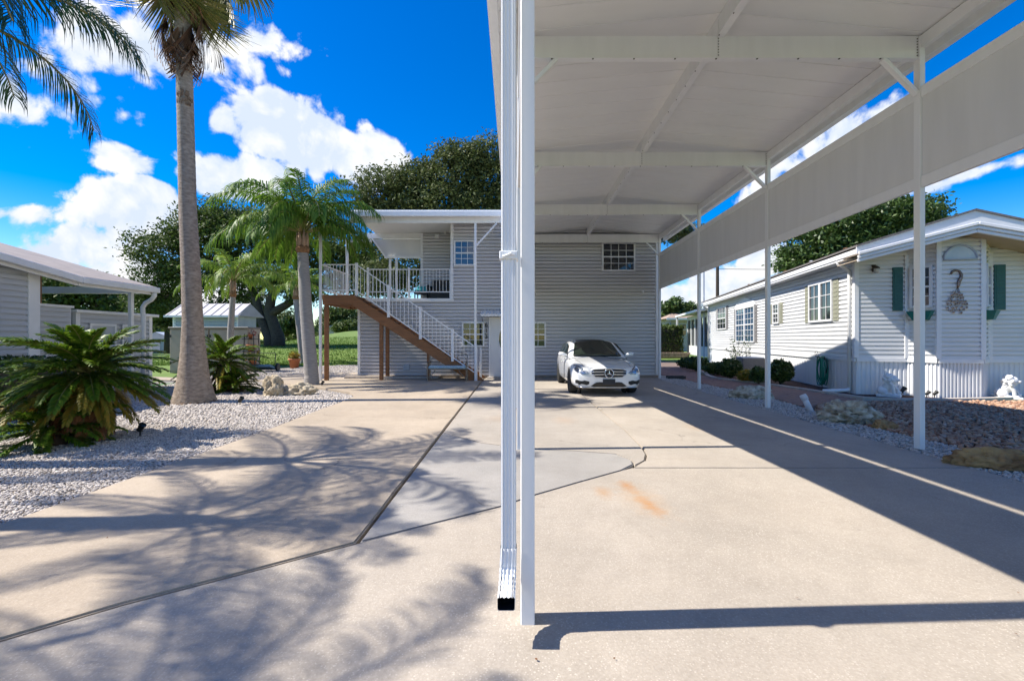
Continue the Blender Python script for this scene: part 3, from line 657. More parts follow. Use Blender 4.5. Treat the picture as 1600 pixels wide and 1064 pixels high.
up = [spout_ring(dx-.0*i, dy, 4.85) for i in range(1)] + [[(x-.12, y, z) for x, y, z in spout_ring(dx, dy, 5.02)], [(x-.245, y, z) for x, y, z in spout_ring(dx, dy, 5.16)], [(x-.245, y, z) for x, y, z in spout_ring(dx, dy, 5.36)]]
ring_loft(up).build('elbow', 'white_paint', sp)
rings = []; py_, pz_ = dy, .43                        # crimped shoe kicking out towards the drive
for i in range(19):
    t = i/18; a = R(84)*max(0, min(1, (t-.28)/.60)); k = .0028*(1 if i % 2 else -1) if .25 < t < .85 else 0
    if i: py_ -= .0170*math.sin(a); pz_ -= .0170*math.cos(a)
    base_ = spout_ring(0, 0, 0, .082+k, .066+k)
    rings.append([(dx-.010*t+x, py_+y*math.cos(a), pz_-y*math.sin(a)*-1.0*-1.0) for x, y, z in base_])
def shrink(r, f):
    cx_ = sum(p[0] for p in r)/len(r); cy_ = (min(p[1] for p in r)+max(p[1] for p in r))/2; cz_ = (min(p[2] for p in r)+max(p[2] for p in r))/2
    return [(cx_+(x-cx_)*f, cy_+(y-cy_)*f, cz_+(z-cz_)*f) for x, y, z in r]
inner = [shrink(r, .93) for r in reversed(rings[9:])]
ring_loft(rings).build('elbow', 'white_paint', sp)
ring_loft(inner, False, True).build('elbow_throat_shade', 'black', sp)  # inner wall and cap coloured black for the shade inside the pipe
bz = 1.48+(529.5-398)/F*2.28
m = MB().box(dx-.046, dx+.046, dy-.042, dy-.030, bz-.022, bz+.018, .004); m.box(dx-.046, dx-.039, dy-.030, dy+.03, bz-.022, bz+.018); m.box(dx+.039, dx+.048, dy-.030, dy+.06, bz-.022, bz+.018)
m.tube([(dx-.03, dy-.045, bz-.012), (dx-.01, dy-.049, bz-.006), (dx+.012, dy-.049, bz+.004), (dx+.03, dy-.045, bz-.004)], .007, 6)
m.build('strap', 'white_paint', sp)

# ================================================================== GREY TWO-STOREY HOUSE
YF = 17.40; sF = YF/F
hs_ = thing('grey_house', 'two storey grey sided house at the end of the driveway', 'house', (0, YF, 0))
fx = lambda px: (px-CX)*sF
fz = lambda py: H+(CY-py)*sF
xl, xr_ = -5.95, 5.46; xo_ = fx(705)
m = MB(); m.box(xl, xr_, YF+.035, YF+7, 0, 3.0); m.box(xo_, xr_, YF+.035, YF+7, 3.0, 5.86); m.box(-3.83, xo_+.01, 18.95, YF+7, 3.0, 5.86)
m.build('wall', 'grey_siding', hs_)
m = MB(); siding(m, (0, YF+.033, 0), (1, 0, 0), (0, -1, 0), xl, xr_, .10, 3.0, .132, .077)
siding(m, (0, YF+.033, 0), (1, 0, 0), (0, -1, 0), xo_, xr_, 3.021, 5.86, .132, .077)
siding(m, (0, 18.945, 0), (1, 0, 0), (0, -1, 0), -3.83, xo_+.3, 3.0, 5.86, .132, .077)
siding(m, (xl-.002, YF, 0), (0, -1, 0), (-1, 0, 0), -7, 0, .1, 3.0)
m.build('siding', 'grey_siding', hs_, kind='stuff')
m = MB(); m.box(xl-.02, xr_+.02, YF-.03, YF+.0, 0.0, .10); m.build('footing', 'foundation', hs_)
# brick kerb in front of the left half of the wall
m = MB(); m.box(fx(546), fx(690), YF-.55, YF-.032, 0, .095); kb = m.build('brick_step', 'foundation', hs_)
rb = random.Random(8)
bm_ = MB().box(-.095, .095, -.012, .012, -.034, .034, .004).mesh('brick', 'curb'); k = 0
x = fx(546)+.10
while x < fx(690)-.1:
    link('brick', bm_, kb, (x, -.558, .048+rb.uniform(-.003, .003)), (0, 0, rb.uniform(-.02, .02))); x += .205
# white corner posts and bands
for a, b, c, d in ((xl-.03, xl+.07, .1, 3.0), (xr_-.08, xr_+.03, .1, 5.86), (xo_-.02, xo_+.09, 3.0, 5.86)):
    MB().box(a, b, YF-.062, YF+.034, c, d, .004).build('corner_trim', 'white_trim', hs_)
MB().box(xl-.02, xo_+.10, YF-.066, YF-.004, 2.90, 3.02, .004).build('band_trim', 'white_trim', hs_)
MB().box(-3.90, -3.80, 18.86, 18.912, 3.0, 5.86, .004).build('corner_trim', 'white_trim', hs_)
# porch floor and roof
MB().box(-5.95, xo_, YF+.01, 19.6, 2.92, 3.0).build('balcony_floor', 'tread', hs_)
MB().box(-5.80, -.36, 15.82, 24, 5.87, 5.96).build('porch_roof', 'white_paint', hs_)
MB().box(.0, 5.6, 17.5, 24.6, 5.97, 6.12).build('main_roof', 'shingle', hs_)
m = MB(); m.box(-5.84, -.36, 15.74, 15.815, 5.72, 5.90, .01); m.build('gutter', 'white_paint', hs_)
MB().box(-5.80, -.36, 16.06, 16.14, 5.57, 5.868, .004).build('eave_beam', 'white_paint', hs_)
# header screen at the back of the porch, cut off slantwise at its left end
q = lambda px, py: (W(px, py, 19.0).x, W(px, py, 19.0).z)
m = MB(); m.plate([q(583, 374), q(660, 374), q(660, 400), q(602, 400)], (0, 19.0, 0), (1, 0, 0), (0, 0, 1), (0, 1, 0), .03); m.build('header_panel', 'panel_white', hs_)
m = MB(); a, b = W(572, 369, 19.0), W(660, 369, 19.0); m.beam(a, b, .08, .22); m.build('header_rail', 'white_paint', hs_)
m = MB(); a, b = W(601, 402, 18.98), W(660, 402, 18.98); m.beam(a, b, .07, .09); m.build('header_rail', 'white_paint', hs_)
m = MB(); m.beam(W(576, 366, 18.96), W(604, 404, 18.96), .05, .07, (0, 1, 0)); m.build('header_rail', 'white_paint', hs_)
for px in (609.5, 619.5):
    a = W(px, 403, 19.0); MB().box(a.x-.04, a.x+.04, 18.96, 19.04, 3.0, a.z-.05).build('porch_post', 'white_paint', hs_)
# windows, all on the facade
nF = (0, -1, 0); uF = (1, 0, 0)
def win(px0, px1, py0, py1, c, r, glass='glass', **k):
    return window(hs_, (fx(px0), YF-.026, fz(py1)), uF, nF, fx(px1)-fx(px0), fz(py0)-fz(py1), c, r, glass=glass, **k)
win(709.5, 742.5, 376, 416, 3, 4, 'glass_sky_tinted', label='upper window with blue sky reflection put into the pane colour')
win(722, 757, 503, 542, 3, 4)
win(818, 853, 503, 543, 3, 4)
win(940, 992, 379.5, 424.5, 4, 4)
# door with oval light
dpx0, dpx1 = 764, 810; dx0, dx1 = fx(dpx0), fx(dpx1); dz1 = fz(496)
m = MB(); m.box(dx0, dx0+.07, YF-.075, YF-.003, .02, dz1); m.box(dx1-.07, dx1, YF-.075, YF-.003, .02, dz1); m.box(dx0+.07, dx1-.07, YF-.075, YF-.003, dz1-.07, dz1)
m.build('door_frame', 'white_trim', hs_)
door = MB().box(dx0+.074, dx1-.074, YF-.060, YF-.012, .05, dz1-.074, .004).build('door', 'white_wall', hs_)
cxo = (dx0+dx1)/2; czo = fz(530)
ov = [(cxo+.19*math.cos(t), czo+.44*math.sin(t)) for t in np.linspace(0, 2*math.pi, 33)[:-1]]
MB().plate(ov, (0, YF-.063, 0), (1, 0, 0), (0, 0, 1), (0, -1, 0), .006).build('oval_glass', 'glass', door)
m = MB(); m.tube([(a, YF-.070, b) for a, b in ov], .016, 6, closed=True); m.build('oval_frame', 'white_trim', door)
MB().lathe([(.0, 0), (.03, .002), (.035, .03), (.02, .05), (0, .055)], 10, (dx1-.16, YF-.12, 1.0)).build('knob', 'dark_metal', door)
MB().box(dx0-.05, dx1+.05, YF-.42, YF-.077, 0, .045, .008).build('door_sill', 'curb', hs_)
# corrugated awning over the door
m = MB(); ax0, ax1 = fx(751)*.968, fx(826)*.968; nseg = 56; ya, yb = YF-.02, YF-.62; za, zb2 = fz(484)-.03, W(0, 492, yb).z+.02
for i in range(nseg):
    x0, x1 = ax0+(ax1-ax0)*i/nseg, ax0+(ax1-ax0)*(i+1)/nseg; r0, r1 = .014*math.cos(i*math.pi/2), .014*math.cos((i+1)*math.pi/2)
    m.quad((x0, ya, za+.02+r0), (x1, ya, za+.02+r1), (x1, yb, zb2+r1), (x0, yb, zb2+r0)); m.quad((x0, yb, zb2+r0), (x1, yb, zb2+r1), (x1, yb, zb2+r1-.075), (x0, yb, zb2+r0-.075))
    m.quad((x0, yb, zb2+r0-.075), (x1, yb, zb2+r1-.075), (x1, ya, za+r1-.02), (x0, ya, za+r0-.02))
aw = m.build('awning', 'white_paint', hs_)
for xx in (ax0+.04, ax1-.04):
    MB().beam((xx, YF-.01, za-.45), (xx, yb+.05, zb2-.05), .02, .02, (1, 0, 0)).build('bracket', 'dark_metal', aw)
for ch, py in (('6', 508), ('1', 517), ('3', 526)):
    o = link('house_number', text_mesh(ch, .24, 'number'), hs_, (fx(760), -.055, fz(py)), (R(90), 0, 0))
# porch light, spotlight, dryer vent, hose bib, roof vent
a = W(683, 370, 18.9); m = MB().box(a.x-.09, a.x+.09, 18.80, 18.90, a.z-.09, a.z+.09, .012); m.box(a.x-.06, a.x+.06, 18.77, 18.80, a.z-.06, a.z+.06, .01); m.build('porch_light', 'white_trim', hs_)
a = W(699, 361, 18.8); m = MB(); m.tube([(a.x, 18.7, a.z), (a.x, 18.85, a.z)], [.06, .03], 8); m.tube([(a.x-.1, 18.72, a.z-.1), (a.x, 18.85, a.z)], [.05, .02], 8); m.box(a.x-.05, a.x+.05, 18.84, 18.9, a.z-.05, a.z+.05); m.build('spotlight', 'white_trim', hs_)
m = MB().box(fx(631), fx(641), YF-.07, YF-.017, .28, .50, .012)
for k in range(3): m.box(fx(632), fx(640), YF-.085, YF-.071, .31+k*.06, .335+k*.06)
m.build('dryer_vent', 'shed_grey', hs_)
m = MB(); m.lathe([(.03, 0), (.05, .02), (.05, .07), (.03, .09)], 10, (fx(1003.5), YF-.06, fz(458))); m.build('wall_camera', 'white_trim', hs_)
m = MB(); m.lathe([(.05, 0), (.05, .22), (.11, .24), (.11, .27), (0, .30)], 10, (-1.55, 18.2, 5.96)); m.build('roof_vent', 'white_paint', hs_)
# balcony railing
def railing(parent, p, q, z0, z1, step, rail=.035, bal=.016, vertical=True):
    p, q = Vector(p), Vector(q); d = q-p; L = Vector((d.x, d.y, 0)).length; nb = int(L/step); up = Vector((0, 0, 1))
    MB().beam(p+up*z1, q+up*z1, .045, rail).build('top_rail', 'white_paint', parent)
    MB().beam(p+up*z0, q+up*z0, .035, rail).build('bottom_rail', 'white_paint', parent)
    me = MB().box(-bal/2, bal/2, -bal/2, bal/2, z0, z1-.01).mesh('baluster', 'white_paint'); o = wmat(parent).translation
    for i in range(1, nb):
        c = p+d*(i/nb); link('baluster', me, parent, c-o)
br = MB().box(xo_-.06, xo_-.02, YF-.03, YF+.03, 3.02, 4.14).build('balcony_railing', 'white_paint', hs_)
railing(br, (fx(573), YF, 3.0), (xo_-.06, YF, 3.0), .27, 1.13, .126)
for px in (575, 639): MB().box(fx(px)-.035, fx(px)+.035, YF-.036, YF+.036, 3.0, 4.20, .004).build('rail_post', 'white_paint', br)

# ---- staircase
YS = 16.10; sS = YS/F; YB = 17.10
st = thing('staircase', 'brown wooden outside staircase with white railing climbing to the balcony', 'staircase', ((627-CX)*sS, 16.6, 0))
sx = lambda px: (px-CX)*sS
zL = H+(CY-461)*sS; xA, xB, xT = sx(504.5), sx(552), sx(752)
m = MB().box(xA, xB+.02, YS, 18.7, zL-.05, zL); m.build('landing_deck', 'brown_wood', st)
for a in ((xA, xB-.01, YS-.03, YS+.02, zL-.34, zL-.002), (xA, xB, 18.66, 18.71, zL-.34, zL-.051), (xA-.02, xA+.03, YS+.02, 18.66, zL-.34, zL-.051), (xB-.04, xB, YS+.02, 18.66, zL-.34, zL-.051)):
    MB().box(*a, .004).build('rim_joist', 'brown_wood', st)
for i in range(4): xj = xA+(xB-xA)*(i+1)/5; MB().box(xj-.02, xj+.02, YS+.03, 18.65, zL-.28, zL-.052).build('joist', 'brown_wood', st)
for (x, y) in ((xA+.11, YS+.06), (sx(541)+.02, 18.5), (xB-.1, 18.5)): MB().box(x-.065, x+.065, y-.065, y+.065, 0, zL-.33, .005).build('wood_post', 'brown_wood', st)
nst = 16; rise = zL/nst; run = (xT-xB)/nst
for yy in (YS-.02, YB):
    m = MB(); o_ = .26; m.plate([(xB-.05, zL+.02), (xT+.02, .10), (xT+.10, 0), (xT-.42, 0), (xB-.05, zL-.36)], (0, yy, 0), (1, 0, 0), (0, 0, 1), (0, 1, 0), .045)
    m.build('stringer', 'brown_wood', st)
for i in range(nst):
    z = zL-rise*(i+1); x = xB+run*i
    if z > .05: MB().box(x+.0, x+run+.03, YS+.03, YB-.003, z-.035, z, .004).build('tread', 'tread', st)
for px, y in ((596, YS+.12), (605.5, YB-.1)):
    x = (px-CX)*y/F; zt = zL-(x-xB)/run*rise-.30; MB().box(x-.06, x+.06, y-.06, y+.06, .0, zt, .004).build('wood_post', 'brown_wood', st)
x = sx(669); MB().box(x-.06, x+.06, YS+.05, YS+.17, 0, zL-(x-xB)/run*rise-.3, .004).build('wood_post', 'brown_wood', st)
rs_ = MB().box(xA-.03+.07, xA+.0, YS-.09, YS-.031, zL, zL+.04).build('stair_railing', 'white_paint', st)
yR = YS-.06
railing(rs_, (xA+.05, yR, zL), (sx(558), yR, zL), .16, 1.06, .115)
railing(rs_, (sx(558), yR, zL+.02), (sx(744), yR, .14), .12, 1.04, .137)
railing(rs_, (xA+.0, yR+.03, zL), (xA+.0, 18.6, zL), .16, 1.06, .13)
for px in (558, 608, 657.5, 707.5, 744):
    x = sx(px); zg = zL if px < 560 else zL-(x-sx(558))/(sx(744)-sx(558))*(zL-.14)
    MB().box(x-.045, x+.045, yR-.045, yR+.045, (zg-.02 if px != 744 else 0.0), zg+1.12, .005).build('rail_post', 'white_paint', rs_)
MB().box(sx(748)-.04, sx(748)+.04, YB-.04, YB+.04, 0, 1.15, .005).build('rail_post', 'white_paint', rs_)
# white roof posts round the stair
pp = thing('porch_post', 'slender white porch post with diagonal brace beside the front door', 'post', (sx(742.5), 16.02, 0))
x = sx(742.5)*.994; MB().box(x-.04, x+.04, 16.06, 16.14, 0, 5.57, .004).build('post', 'white_paint', pp)
MB().beam((x+.04, 16.1, W(0, 384, 16.1).z), (sx(776), 16.1, 5.56), .05, .09, (0, 1, 0)).build('brace', 'white_paint', pp)
lc = thing('landing_post_frame', 'two tall white posts with a top beam at the stair landing behind the palm', 'post frame', (xA, 17.3, 0))
m = MB(); m.box(xA-.08, xA+.0, 16.0, 18.6, 5.42, 5.52); m.box(xA, -5.85, 18.55, 18.65, 5.42, 5.52); m.build('canopy_beam', 'white_paint', lc)
MB().box(xA-.08, xA+.0, 15.96, 16.04, 0, 5.42, .004).build('post', 'white_paint', lc)
x = (542.5-CX)*18.6/F; MB().box(x-.045, x+.045, 18.56, 18.64, zL, 5.42, .004).build('post', 'white_paint', lc)

# ---- things on the balcony
so = thing('patio_sofa', 'black wicker patio sofa behind the balcony railing', 'sofa', (fx(688), 18.3, 3.0))
x0, x1 = W(672, 0, 18.2).x, W(712, 0, 18.2).x
MB().box(x0, x1, 18.0, 18.7, 3.06, 3.42, .03).build('base', 'black', so); MB().box(x0, x1, 18.55, 18.75, 3.42, 3.86, .03).build('backrest', 'black', so)
MB().box(x0-.10, x0-.005, 18.0, 18.7, 3.06, 3.62, .02).build('armrest', 'black', so)
for xx in (x0+.05, x1-.05): MB().box(xx-.03, xx+.03, 18.05, 18.11, 3.0, 3.06).build('leg', 'black', so)
x0, x1 = W(649, 0, 18.2).x, W(670, 0, 18.2).x
tcn = thing('patio_chair', 'low patio chair with teal cushion left of the black sofa', 'chair', ((x0+x1)/2, 18.3, 3.0))
MB().box(x0, x1, 18.0, 18.55, 3.33, 3.46, .04).build('cushion', 'teal', tcn); MB().box(x0-.02, x1+.02, 17.98, 18.6, 3.27, 3.327).build('seat_frame', 'black', tcn)
MB().box(x0, x1, 18.5, 18.6, 3.47, 3.62, .03).build('backrest', 'teal', tcn)
for xx in (x0+.02, x1-.02):
    for yy in (18.02, 18.55): MB().box(xx-.02, xx+.02, yy-.02, yy+.02, 3.0, 3.268).build('leg', 'black', tcn)

# ---- bench under the stair
yb0 = 15.62; sB = yb0/F; bx0, bx1 = (668-CX)*sB, (728.5-CX)*sB
be = thing('garden_bench', 'ornate metal garden bench with striped blue cushion under the stairs', 'bench', ((bx0+bx1)/2, yb0+.25, .012))
z0 = .012
for x in (bx0, bx1):
    for y, zt in ((yb0, .66), (yb0+.46, .92)):
        m = MB(); m.tube([(x, y, z0), (x, y, .45), (x, y+(.03 if y > yb0+.2 else 0), zt)], .018, 7); m.build('leg', 'bench_metal', be)
    m = MB(); m.tube([(x, yb0, .66), (x, yb0+.2, .69), (x, yb0+.47, .66)], .018, 7); m.build('armrest', 'bench_metal', be)
    m = MB(); s = 1 if x == bx0 else -1; m.tube([(x+s*.02, yb0+.01, .14), (x+s*.10, yb0+.01, .20), (x+s*.22, yb0+.01, .33), (x+s*.26, yb0+.01, .42)], .012, 6); m.build('corner_scroll', 'bench_metal', be)
MB().box(bx0, bx1, yb0, yb0+.46, .43, .455, .004).build('seat', 'bench_metal', be)
cu = MB().box(bx0+.03, bx1-.02, yb0-.03, yb0+.45, .457, .545, .025).build('cushion', 'cushion', be)
br_ = MB(); ybk = yb0+.485; br_.tube([(bx0, ybk, .92), (bx0+.3, ybk, 1.0), ((bx0+bx1)/2, ybk, 1.04), (bx1-.3, ybk, 1.0), (bx1, ybk, .92)], .016, 7); bk = br_.build('back_rail', 'bench_metal', be)
m = MB(); m.tube([(bx0, ybk, .60), (bx1, ybk, .60)], .012, 6); m.tube([((bx0+bx1)/2, ybk, .58), ((bx0+bx1)/2, ybk, 1.03)], .014, 6); m.build('back_bar', 'bench_metal', be)
for i in range(4):
    c = bx0+(bx1-bx0)*(.18+.213*i); m = MB(); m.tube([(c+.21*math.cos(t), ybk, .60+.30*math.sin(t)) for t in np.linspace(0, math.pi, 13)], .010, 6); m.build('back_scroll', 'bench_metal', be)
# ================================================================== CAR
ca = thing('parked_car', 'white sedan with chrome grille parked under the carport', 'car', (2.39, 14.0, .002), R(180.4))
# local frame: x across, y forward (towards the camera), origin mid-wheelbase on the ground
def section(w, zb_, zs, zt, crown):
    # half outline from bottom centre round the side to top centre
    return [(0, zb_), (w*.70, zb_), (w*.93, zb_+.03), (w*.985, zb_+.14), (w, (zb_+zs)*.5+.04), (w*.985, zs-.08), (w*.94, zs), (w*.80, zs+(zt-zs)*.55), (w*.45, zt-.008), (0, zt+crown)]
st_ = [(2.40, .52, .30, .58, .69, .01), (2.36, .72, .24, .63, .735, .01), (2.27, .83, .21, .675, .77, .015), (2.10, .885, .19, .725, .81, .02), (1.85, .91, .19, .775, .85, .022),
       (1.45, .918, .19, .83, .90, .025), (1.00, .92, .19, .865, .945, .028), (.72, .92, .19, .89, .975, .03), (0, .925, .19, .92, .95, .02), (-1.0, .925, .19, .94, .96, .02),
       (-1.60, .915, .20, .95, 1.0, .03), (-2.0, .89, .22, .93, 1.02, .03), (-2.3, .84, .25, .86, .98, .02), (-2.44, .74, .30, .72, .80, .01), (-2.47, .60, .36, .60, .66, 0)]
rings = []
for y, w, a, b, c, d in st_:
    h = section(w, a, b, c, d); full = [(x, z) for x, z in h] + [(-x, z) for x, z in reversed(h[1:-1])]
    rings.append([(x, y, z) for x, z in full])
bm0 = ring_loft(rings, True, True).mesh('body', 'car_paint')
cuts = []
for y in (1.437, -1.437):
    for s in (-1, 1):
        m = MB(); m.tube([(s*.62, y, .335), (s*1.1, y, .335)], .372, 28); cuts.append(m.mesh('cut', 'black'))
body = subdiv(bm0, 'body', 'car_paint', 2, cuts); link('body', body, ca)
from mathutils.bvhtree import BVHTree
_bv = BVHTree.FromPolygons([v.co[:] for v in body.vertices], [tuple(p.vertices) for p in body.polygons])
def fsk(x, z):
    """how far forward the car's skin is at (x, z)"""
    h = _bv.ray_cast(Vector((x, 4, z)), Vector((0, -1, 0)))
    return h[0].y if h[0] is not None else 2.0
# cabin: roof and pillars, glass set into it
gh = [(.86, .80, .955, .80), (.30, .735, 1.28, .62), (-.05, .69, 1.405, .57), (-.55, .675, 1.465, .56), (-1.05, .665, 1.455, .55), (-1.45, .67, 1.37, .56), (-1.95, .74, 1.03, .64)]
rings = []
for y, w, z, t in gh:
    base = max(.86, z-.56); wb_ = .86 if z > 1.1 else w+.02
    rings.append([(-wb_, y, base), (-(wb_+w)/2-.01, y, (base+z)/2+.05), (-w*.99, y, z-.07), (-t, y, z-.012), (0, y, z+.012), (t, y, z-.012), (w*.99, y, z-.07), ((wb_+w)/2+.01, y, (base+z)/2+.05), (wb_, y, base)])
m = MB(); n = 9
m.add([p for r in rings for p in r], [(i*n+k, i*n+k+1, (i+1)*n+k+1, (i+1)*n+k) for i in range(len(rings)-1) for k in range(n-1)])
link('cabin', subdiv(m.mesh('cabin', 'car_paint'), 'cabin', 'car_paint', 2), ca)
def curved(pts_l, bow, nrow=6, ncol=10):
    """sheet spanned by four corners (bl, br, tr, tl) bowed forward/up by the vector bow"""
    bl_, br__, tr_, tl_ = map(Vector, pts_l); V = []; Fq = []
    for i in range(nrow+1):
        a = bl_.lerp(tl_, i/nrow); b = br__.lerp(tr_, i/nrow)
        for j in range(ncol+1):
            t = j/ncol; V.append(a.lerp(b, t)+Vector(bow)*(1-(2*t-1)**2))
    for i in range(nrow):
        for j in range(ncol): k = i*(ncol+1)+j; Fq.append((k, k+1, k+ncol+2, k+ncol+1))
    return MB().add(V, Fq)
curved([(-.70, .815, .985), (.70, .815, .985), (.555, .075, 1.375), (-.555, .075, 1.375)], (0, .10, .062)).build('windshield', 'car_glass', ca, True, False)
curved([(-.46, -.22, 1.432), (.46, -.22, 1.432), (.46, -1.15, 1.464), (-.46, -1.15, 1.464)], (0, 0, .040)).build('sunroof', 'roof_glass', ca, True, False)
curved([(-.64, -1.92, 1.06), (.64, -1.92, 1.06), (.52, -1.42, 1.385), (-.52, -1.42, 1.385)], (0, -.05, .03)).build('rear_window', 'car_glass', ca, True, False)
for s in (-1, 1):
    for a, b, c, d in (((.60, 1.0), (-.42, 1.0), (-.42, 1.36), (.02, 1.33)), ((-.47, 1.0), (-1.45, 1.0), (-1.28, 1.32), (-.47, 1.365))):
        P = [(s*(.885-(z-1.0)*.44), y, z) for y, z in (a, b, c, d)]
        curved(P, (s*.012, 0, 0), 3, 4).build('side_window', 'car_glass', ca, True, False)
    # mirror
    mm = MB(); mm.tube([(s*.86, .62, 1.0), (s*.93, .64, 1.02), (s*.99, .64, 1.03), (s*1.08, .63, 1.035), (s*1.10, .62, 1.035)], [.025, .05, .068, .06, .02], 10)
    mr_ = mm.build('wing_mirror', 'car_paint', ca, True, False)
    # headlamp: dark housing under a bright lens with two bulbs
    def fy(x): return 2.41-.50*max(0, abs(x)-.30)**1.75
    def zslope(z): return -.13*(z-.55)
    hp = [(.49, .60), (.56, .562), (.68, .565), (.81, .60), (.885, .66), (.875, .755), (.82, .80), (.74, .78), (.65, .725), (.55, .655)]
    def patch(poly, off, name, mt, sub=5, par=None):
        cxp = sum(p[0] for p in poly)/len(poly); czp = sum(p[1] for p in poly)/len(poly); V = []; Fq = []; k = len(poly)
        for i in range(sub+1):
            t = i/sub
            for (x, z) in poly:
                X, Z = cxp+(x-cxp)*t, czp+(z-czp)*t
                V.append((s*X, fsk(X, Z)+off*.6, Z))
        for i in range(sub):
            for j in range(k): Fq.append((i*k+j, i*k+(j+1) % k, (i+1)*k+(j+1) % k, (i+1)*k+j))
        return MB().add(V, Fq).build(name, mt, par or ca, True, False)
    hl = patch(hp, .016, 'headlight', 'lamp_glass')
    patch([(.66+.055*math.cos(t), .625+.045*math.sin(t)) for t in np.linspace(0, 6.28, 11)[:-1]], .030, 'bulb', 'rim', 2, hl)
    patch([(.795+.055*math.cos(t), .68+.055*math.sin(t)) for t in np.linspace(0, 6.28, 11)[:-1]], .030, 'bulb', 'lamp_dark', 2, hl)
    patch([(.60, .695), (.72, .765), (.82, .795), (.83, .77), (.72, .735), (.60, .67)], .030, 'lamp_brow', 'lamp_dark', 2, hl)
    patch([(.50, .33), (.56, .30), (.76, .295), (.83, .33), (.84, .415), (.80, .43), (.60, .415), (.50, .39)], .014, 'air_intake', 'black')
# bumper lip, grille and star
def frontsheet(poly, off, name, mt, par=None, sub=4):
    V = []; Fq = []; k = len(poly); cz = sum(p[1] for p in poly)/k
    for i in range(sub+1):
        t = i/sub
        for x, z in poly: V.append((x*t, fsk(x*t, cz+(z-cz)*t)+off*.6, cz+(z-cz)*t))
    for i in range(sub):
        for j in range(k): Fq.append((i*k+j, i*k+(j+1) % k, (i+1)*k+(j+1) % k, (i+1)*k+j))
    return MB().add(V, Fq).build(name, mt, par or ca, True, False)
gp = [(-.45, .67), (-.36, .70), (0, .715), (.36, .70), (.45, .67), (.44, .58), (.34, .505), (0, .485), (-.34, .505), (-.44, .58)]
gr = frontsheet(gp, .020, 'grille', 'black')
mm = MB(); mm.tube([(x, fsk(x, z)+.012, z) for x, z in gp], .009, 6, closed=True); mm.build('grille_frame', 'chrome', gr, True, False)
for zc_ in (.645, .575):
    for a, b in ((-.43, -.09), (.09, .43)):
        mm = MB(); mm.tube([(x, fsk(x, zc_)+.018, zc_-.02*abs(x)) for x in np.linspace(a, b, 6)], .014, 6); mm.build('grille_bar', 'chrome', gr, True, False)
yz = fsk(0, .6)+.035; zc_ = .60
em = MB(); em.tube([(.11*math.cos(t), yz, zc_+.11*math.sin(t)) for t in np.linspace(0, 2*math.pi, 25)[:-1]], .011, 8, closed=True)
eo = em.build('star_emblem', 'chrome', gr, True, False)
mm = MB()
for k in range(3):
    t = math.pi/2+k*2*math.pi/3; tip = (.105*math.cos(t), .105*math.sin(t)); l = (.02*math.cos(t+1.05), .018*math.sin(t+1.05)); r_ = (.018*math.cos(t-1.05), .018*math.sin(t-1.05))
    mm.add([(tip[0], yz, zc_+tip[1]), (l[0], yz, zc_+l[1]), (0, yz+.014, zc_), (r_[0], yz, zc_+r_[1])], [(0, 1, 2), (0, 2, 3)])
mm.build('star_points', 'chrome', eo, False, False)
frontsheet([(-.46, .275), (-.33, .365), (-.25, .375), (.25, .375), (.33, .365), (.46, .275), (.36, .245), (-.36, .245)], .018, 'lower_intake', 'black')
mm = MB(); mm.tube([(x, fsk(x, .26)+.004, .238) for x in np.linspace(-.80, .80, 17)], .016, 6); mm.build('bumper_lip', 'chrome', ca, True, False)
MB().box(-.155, .155, fsk(.15, .4)-.01, fsk(0, .4)+.03, .315, .455, .006).build('number_plate', 'plate', ca, False, False)
mm = MB(); mm.lathe([(0, 0), (.03, .004), (.028, .012), (0, .014)], 12, (0, 2.15, .765)); mm.build('hood_badge', 'chrome', ca, True, False)
MB().box(-.09, .09, .14, .2, 1.335, 1.365, .01).build('mirror_mount', 'black', ca, False, False)
def tsk(x, y):
    h = _bv.ray_cast(Vector((x, y, 3)), Vector((0, 0, -1))); return h[0].z if h[0] is not None else .8
mm = MB(); mm.tube([(x, 2.335-.10*abs(x)**2, tsk(x, 2.335-.10*abs(x)**2)+.001) for x in np.linspace(-.46, .46, 13)], .005, 5); mm.build('hood_seam', 'lamp_dark', ca, True, False)
mm = MB(); mm.tube([(x, .835-.10*(abs(x)/.7)**2*.3, .985) for x in np.linspace(-.68, .68, 9)], .022, 6); mm.build('cowl', 'black', ca, True, False)
for s in (-1, 1):                                    # hood shut lines and door seam, roof rails
    mm = MB(); mm.tube([(s*(.60+.012*i), 2.22-.17*i, tsk(s*(.60+.012*i), 2.22-.17*i)+.001) for i in range(8)], .005, 5); mm.build('hood_seam', 'lamp_dark', ca, True, False)
    mm = MB(); mm.tube([(s*.922, .55, .93), (s*.934, .55, .6), (s*.92, .5, .27)], .006, 5); mm.build('door_seam', 'lamp_dark', ca, True, False)
    mm = MB(); mm.tube([(s*.93, -.05, .80), (s*.95, -.12, .81), (s*.93, -.22, .80)], .012, 6); mm.build('door_handle', 'chrome', ca, True, False)
tm = MB().lathe([(.235, -.105), (.31, -.11), (.332, -.085), (.335, 0), (.332, .085), (.31, .11), (.235, .105)], 36).mesh('tyre', 'tyre', True)
rm = MB(); rm.lathe([(.236, -.10), (.236, .10), (.225, .085), (.20, .03), (.0, .02)], 30)
for k in range(10):
    a = 2*math.pi*k/10; rm.beam((.05*math.cos(a), .05*math.sin(a), .07), (.215*math.cos(a), .215*math.sin(a), .085), .034, .02, (0, 0, 1))
rm.lathe([(.06, .04), (.06, .085), (.0, .09)], 14); rmm = rm.mesh('rim', 'rim')
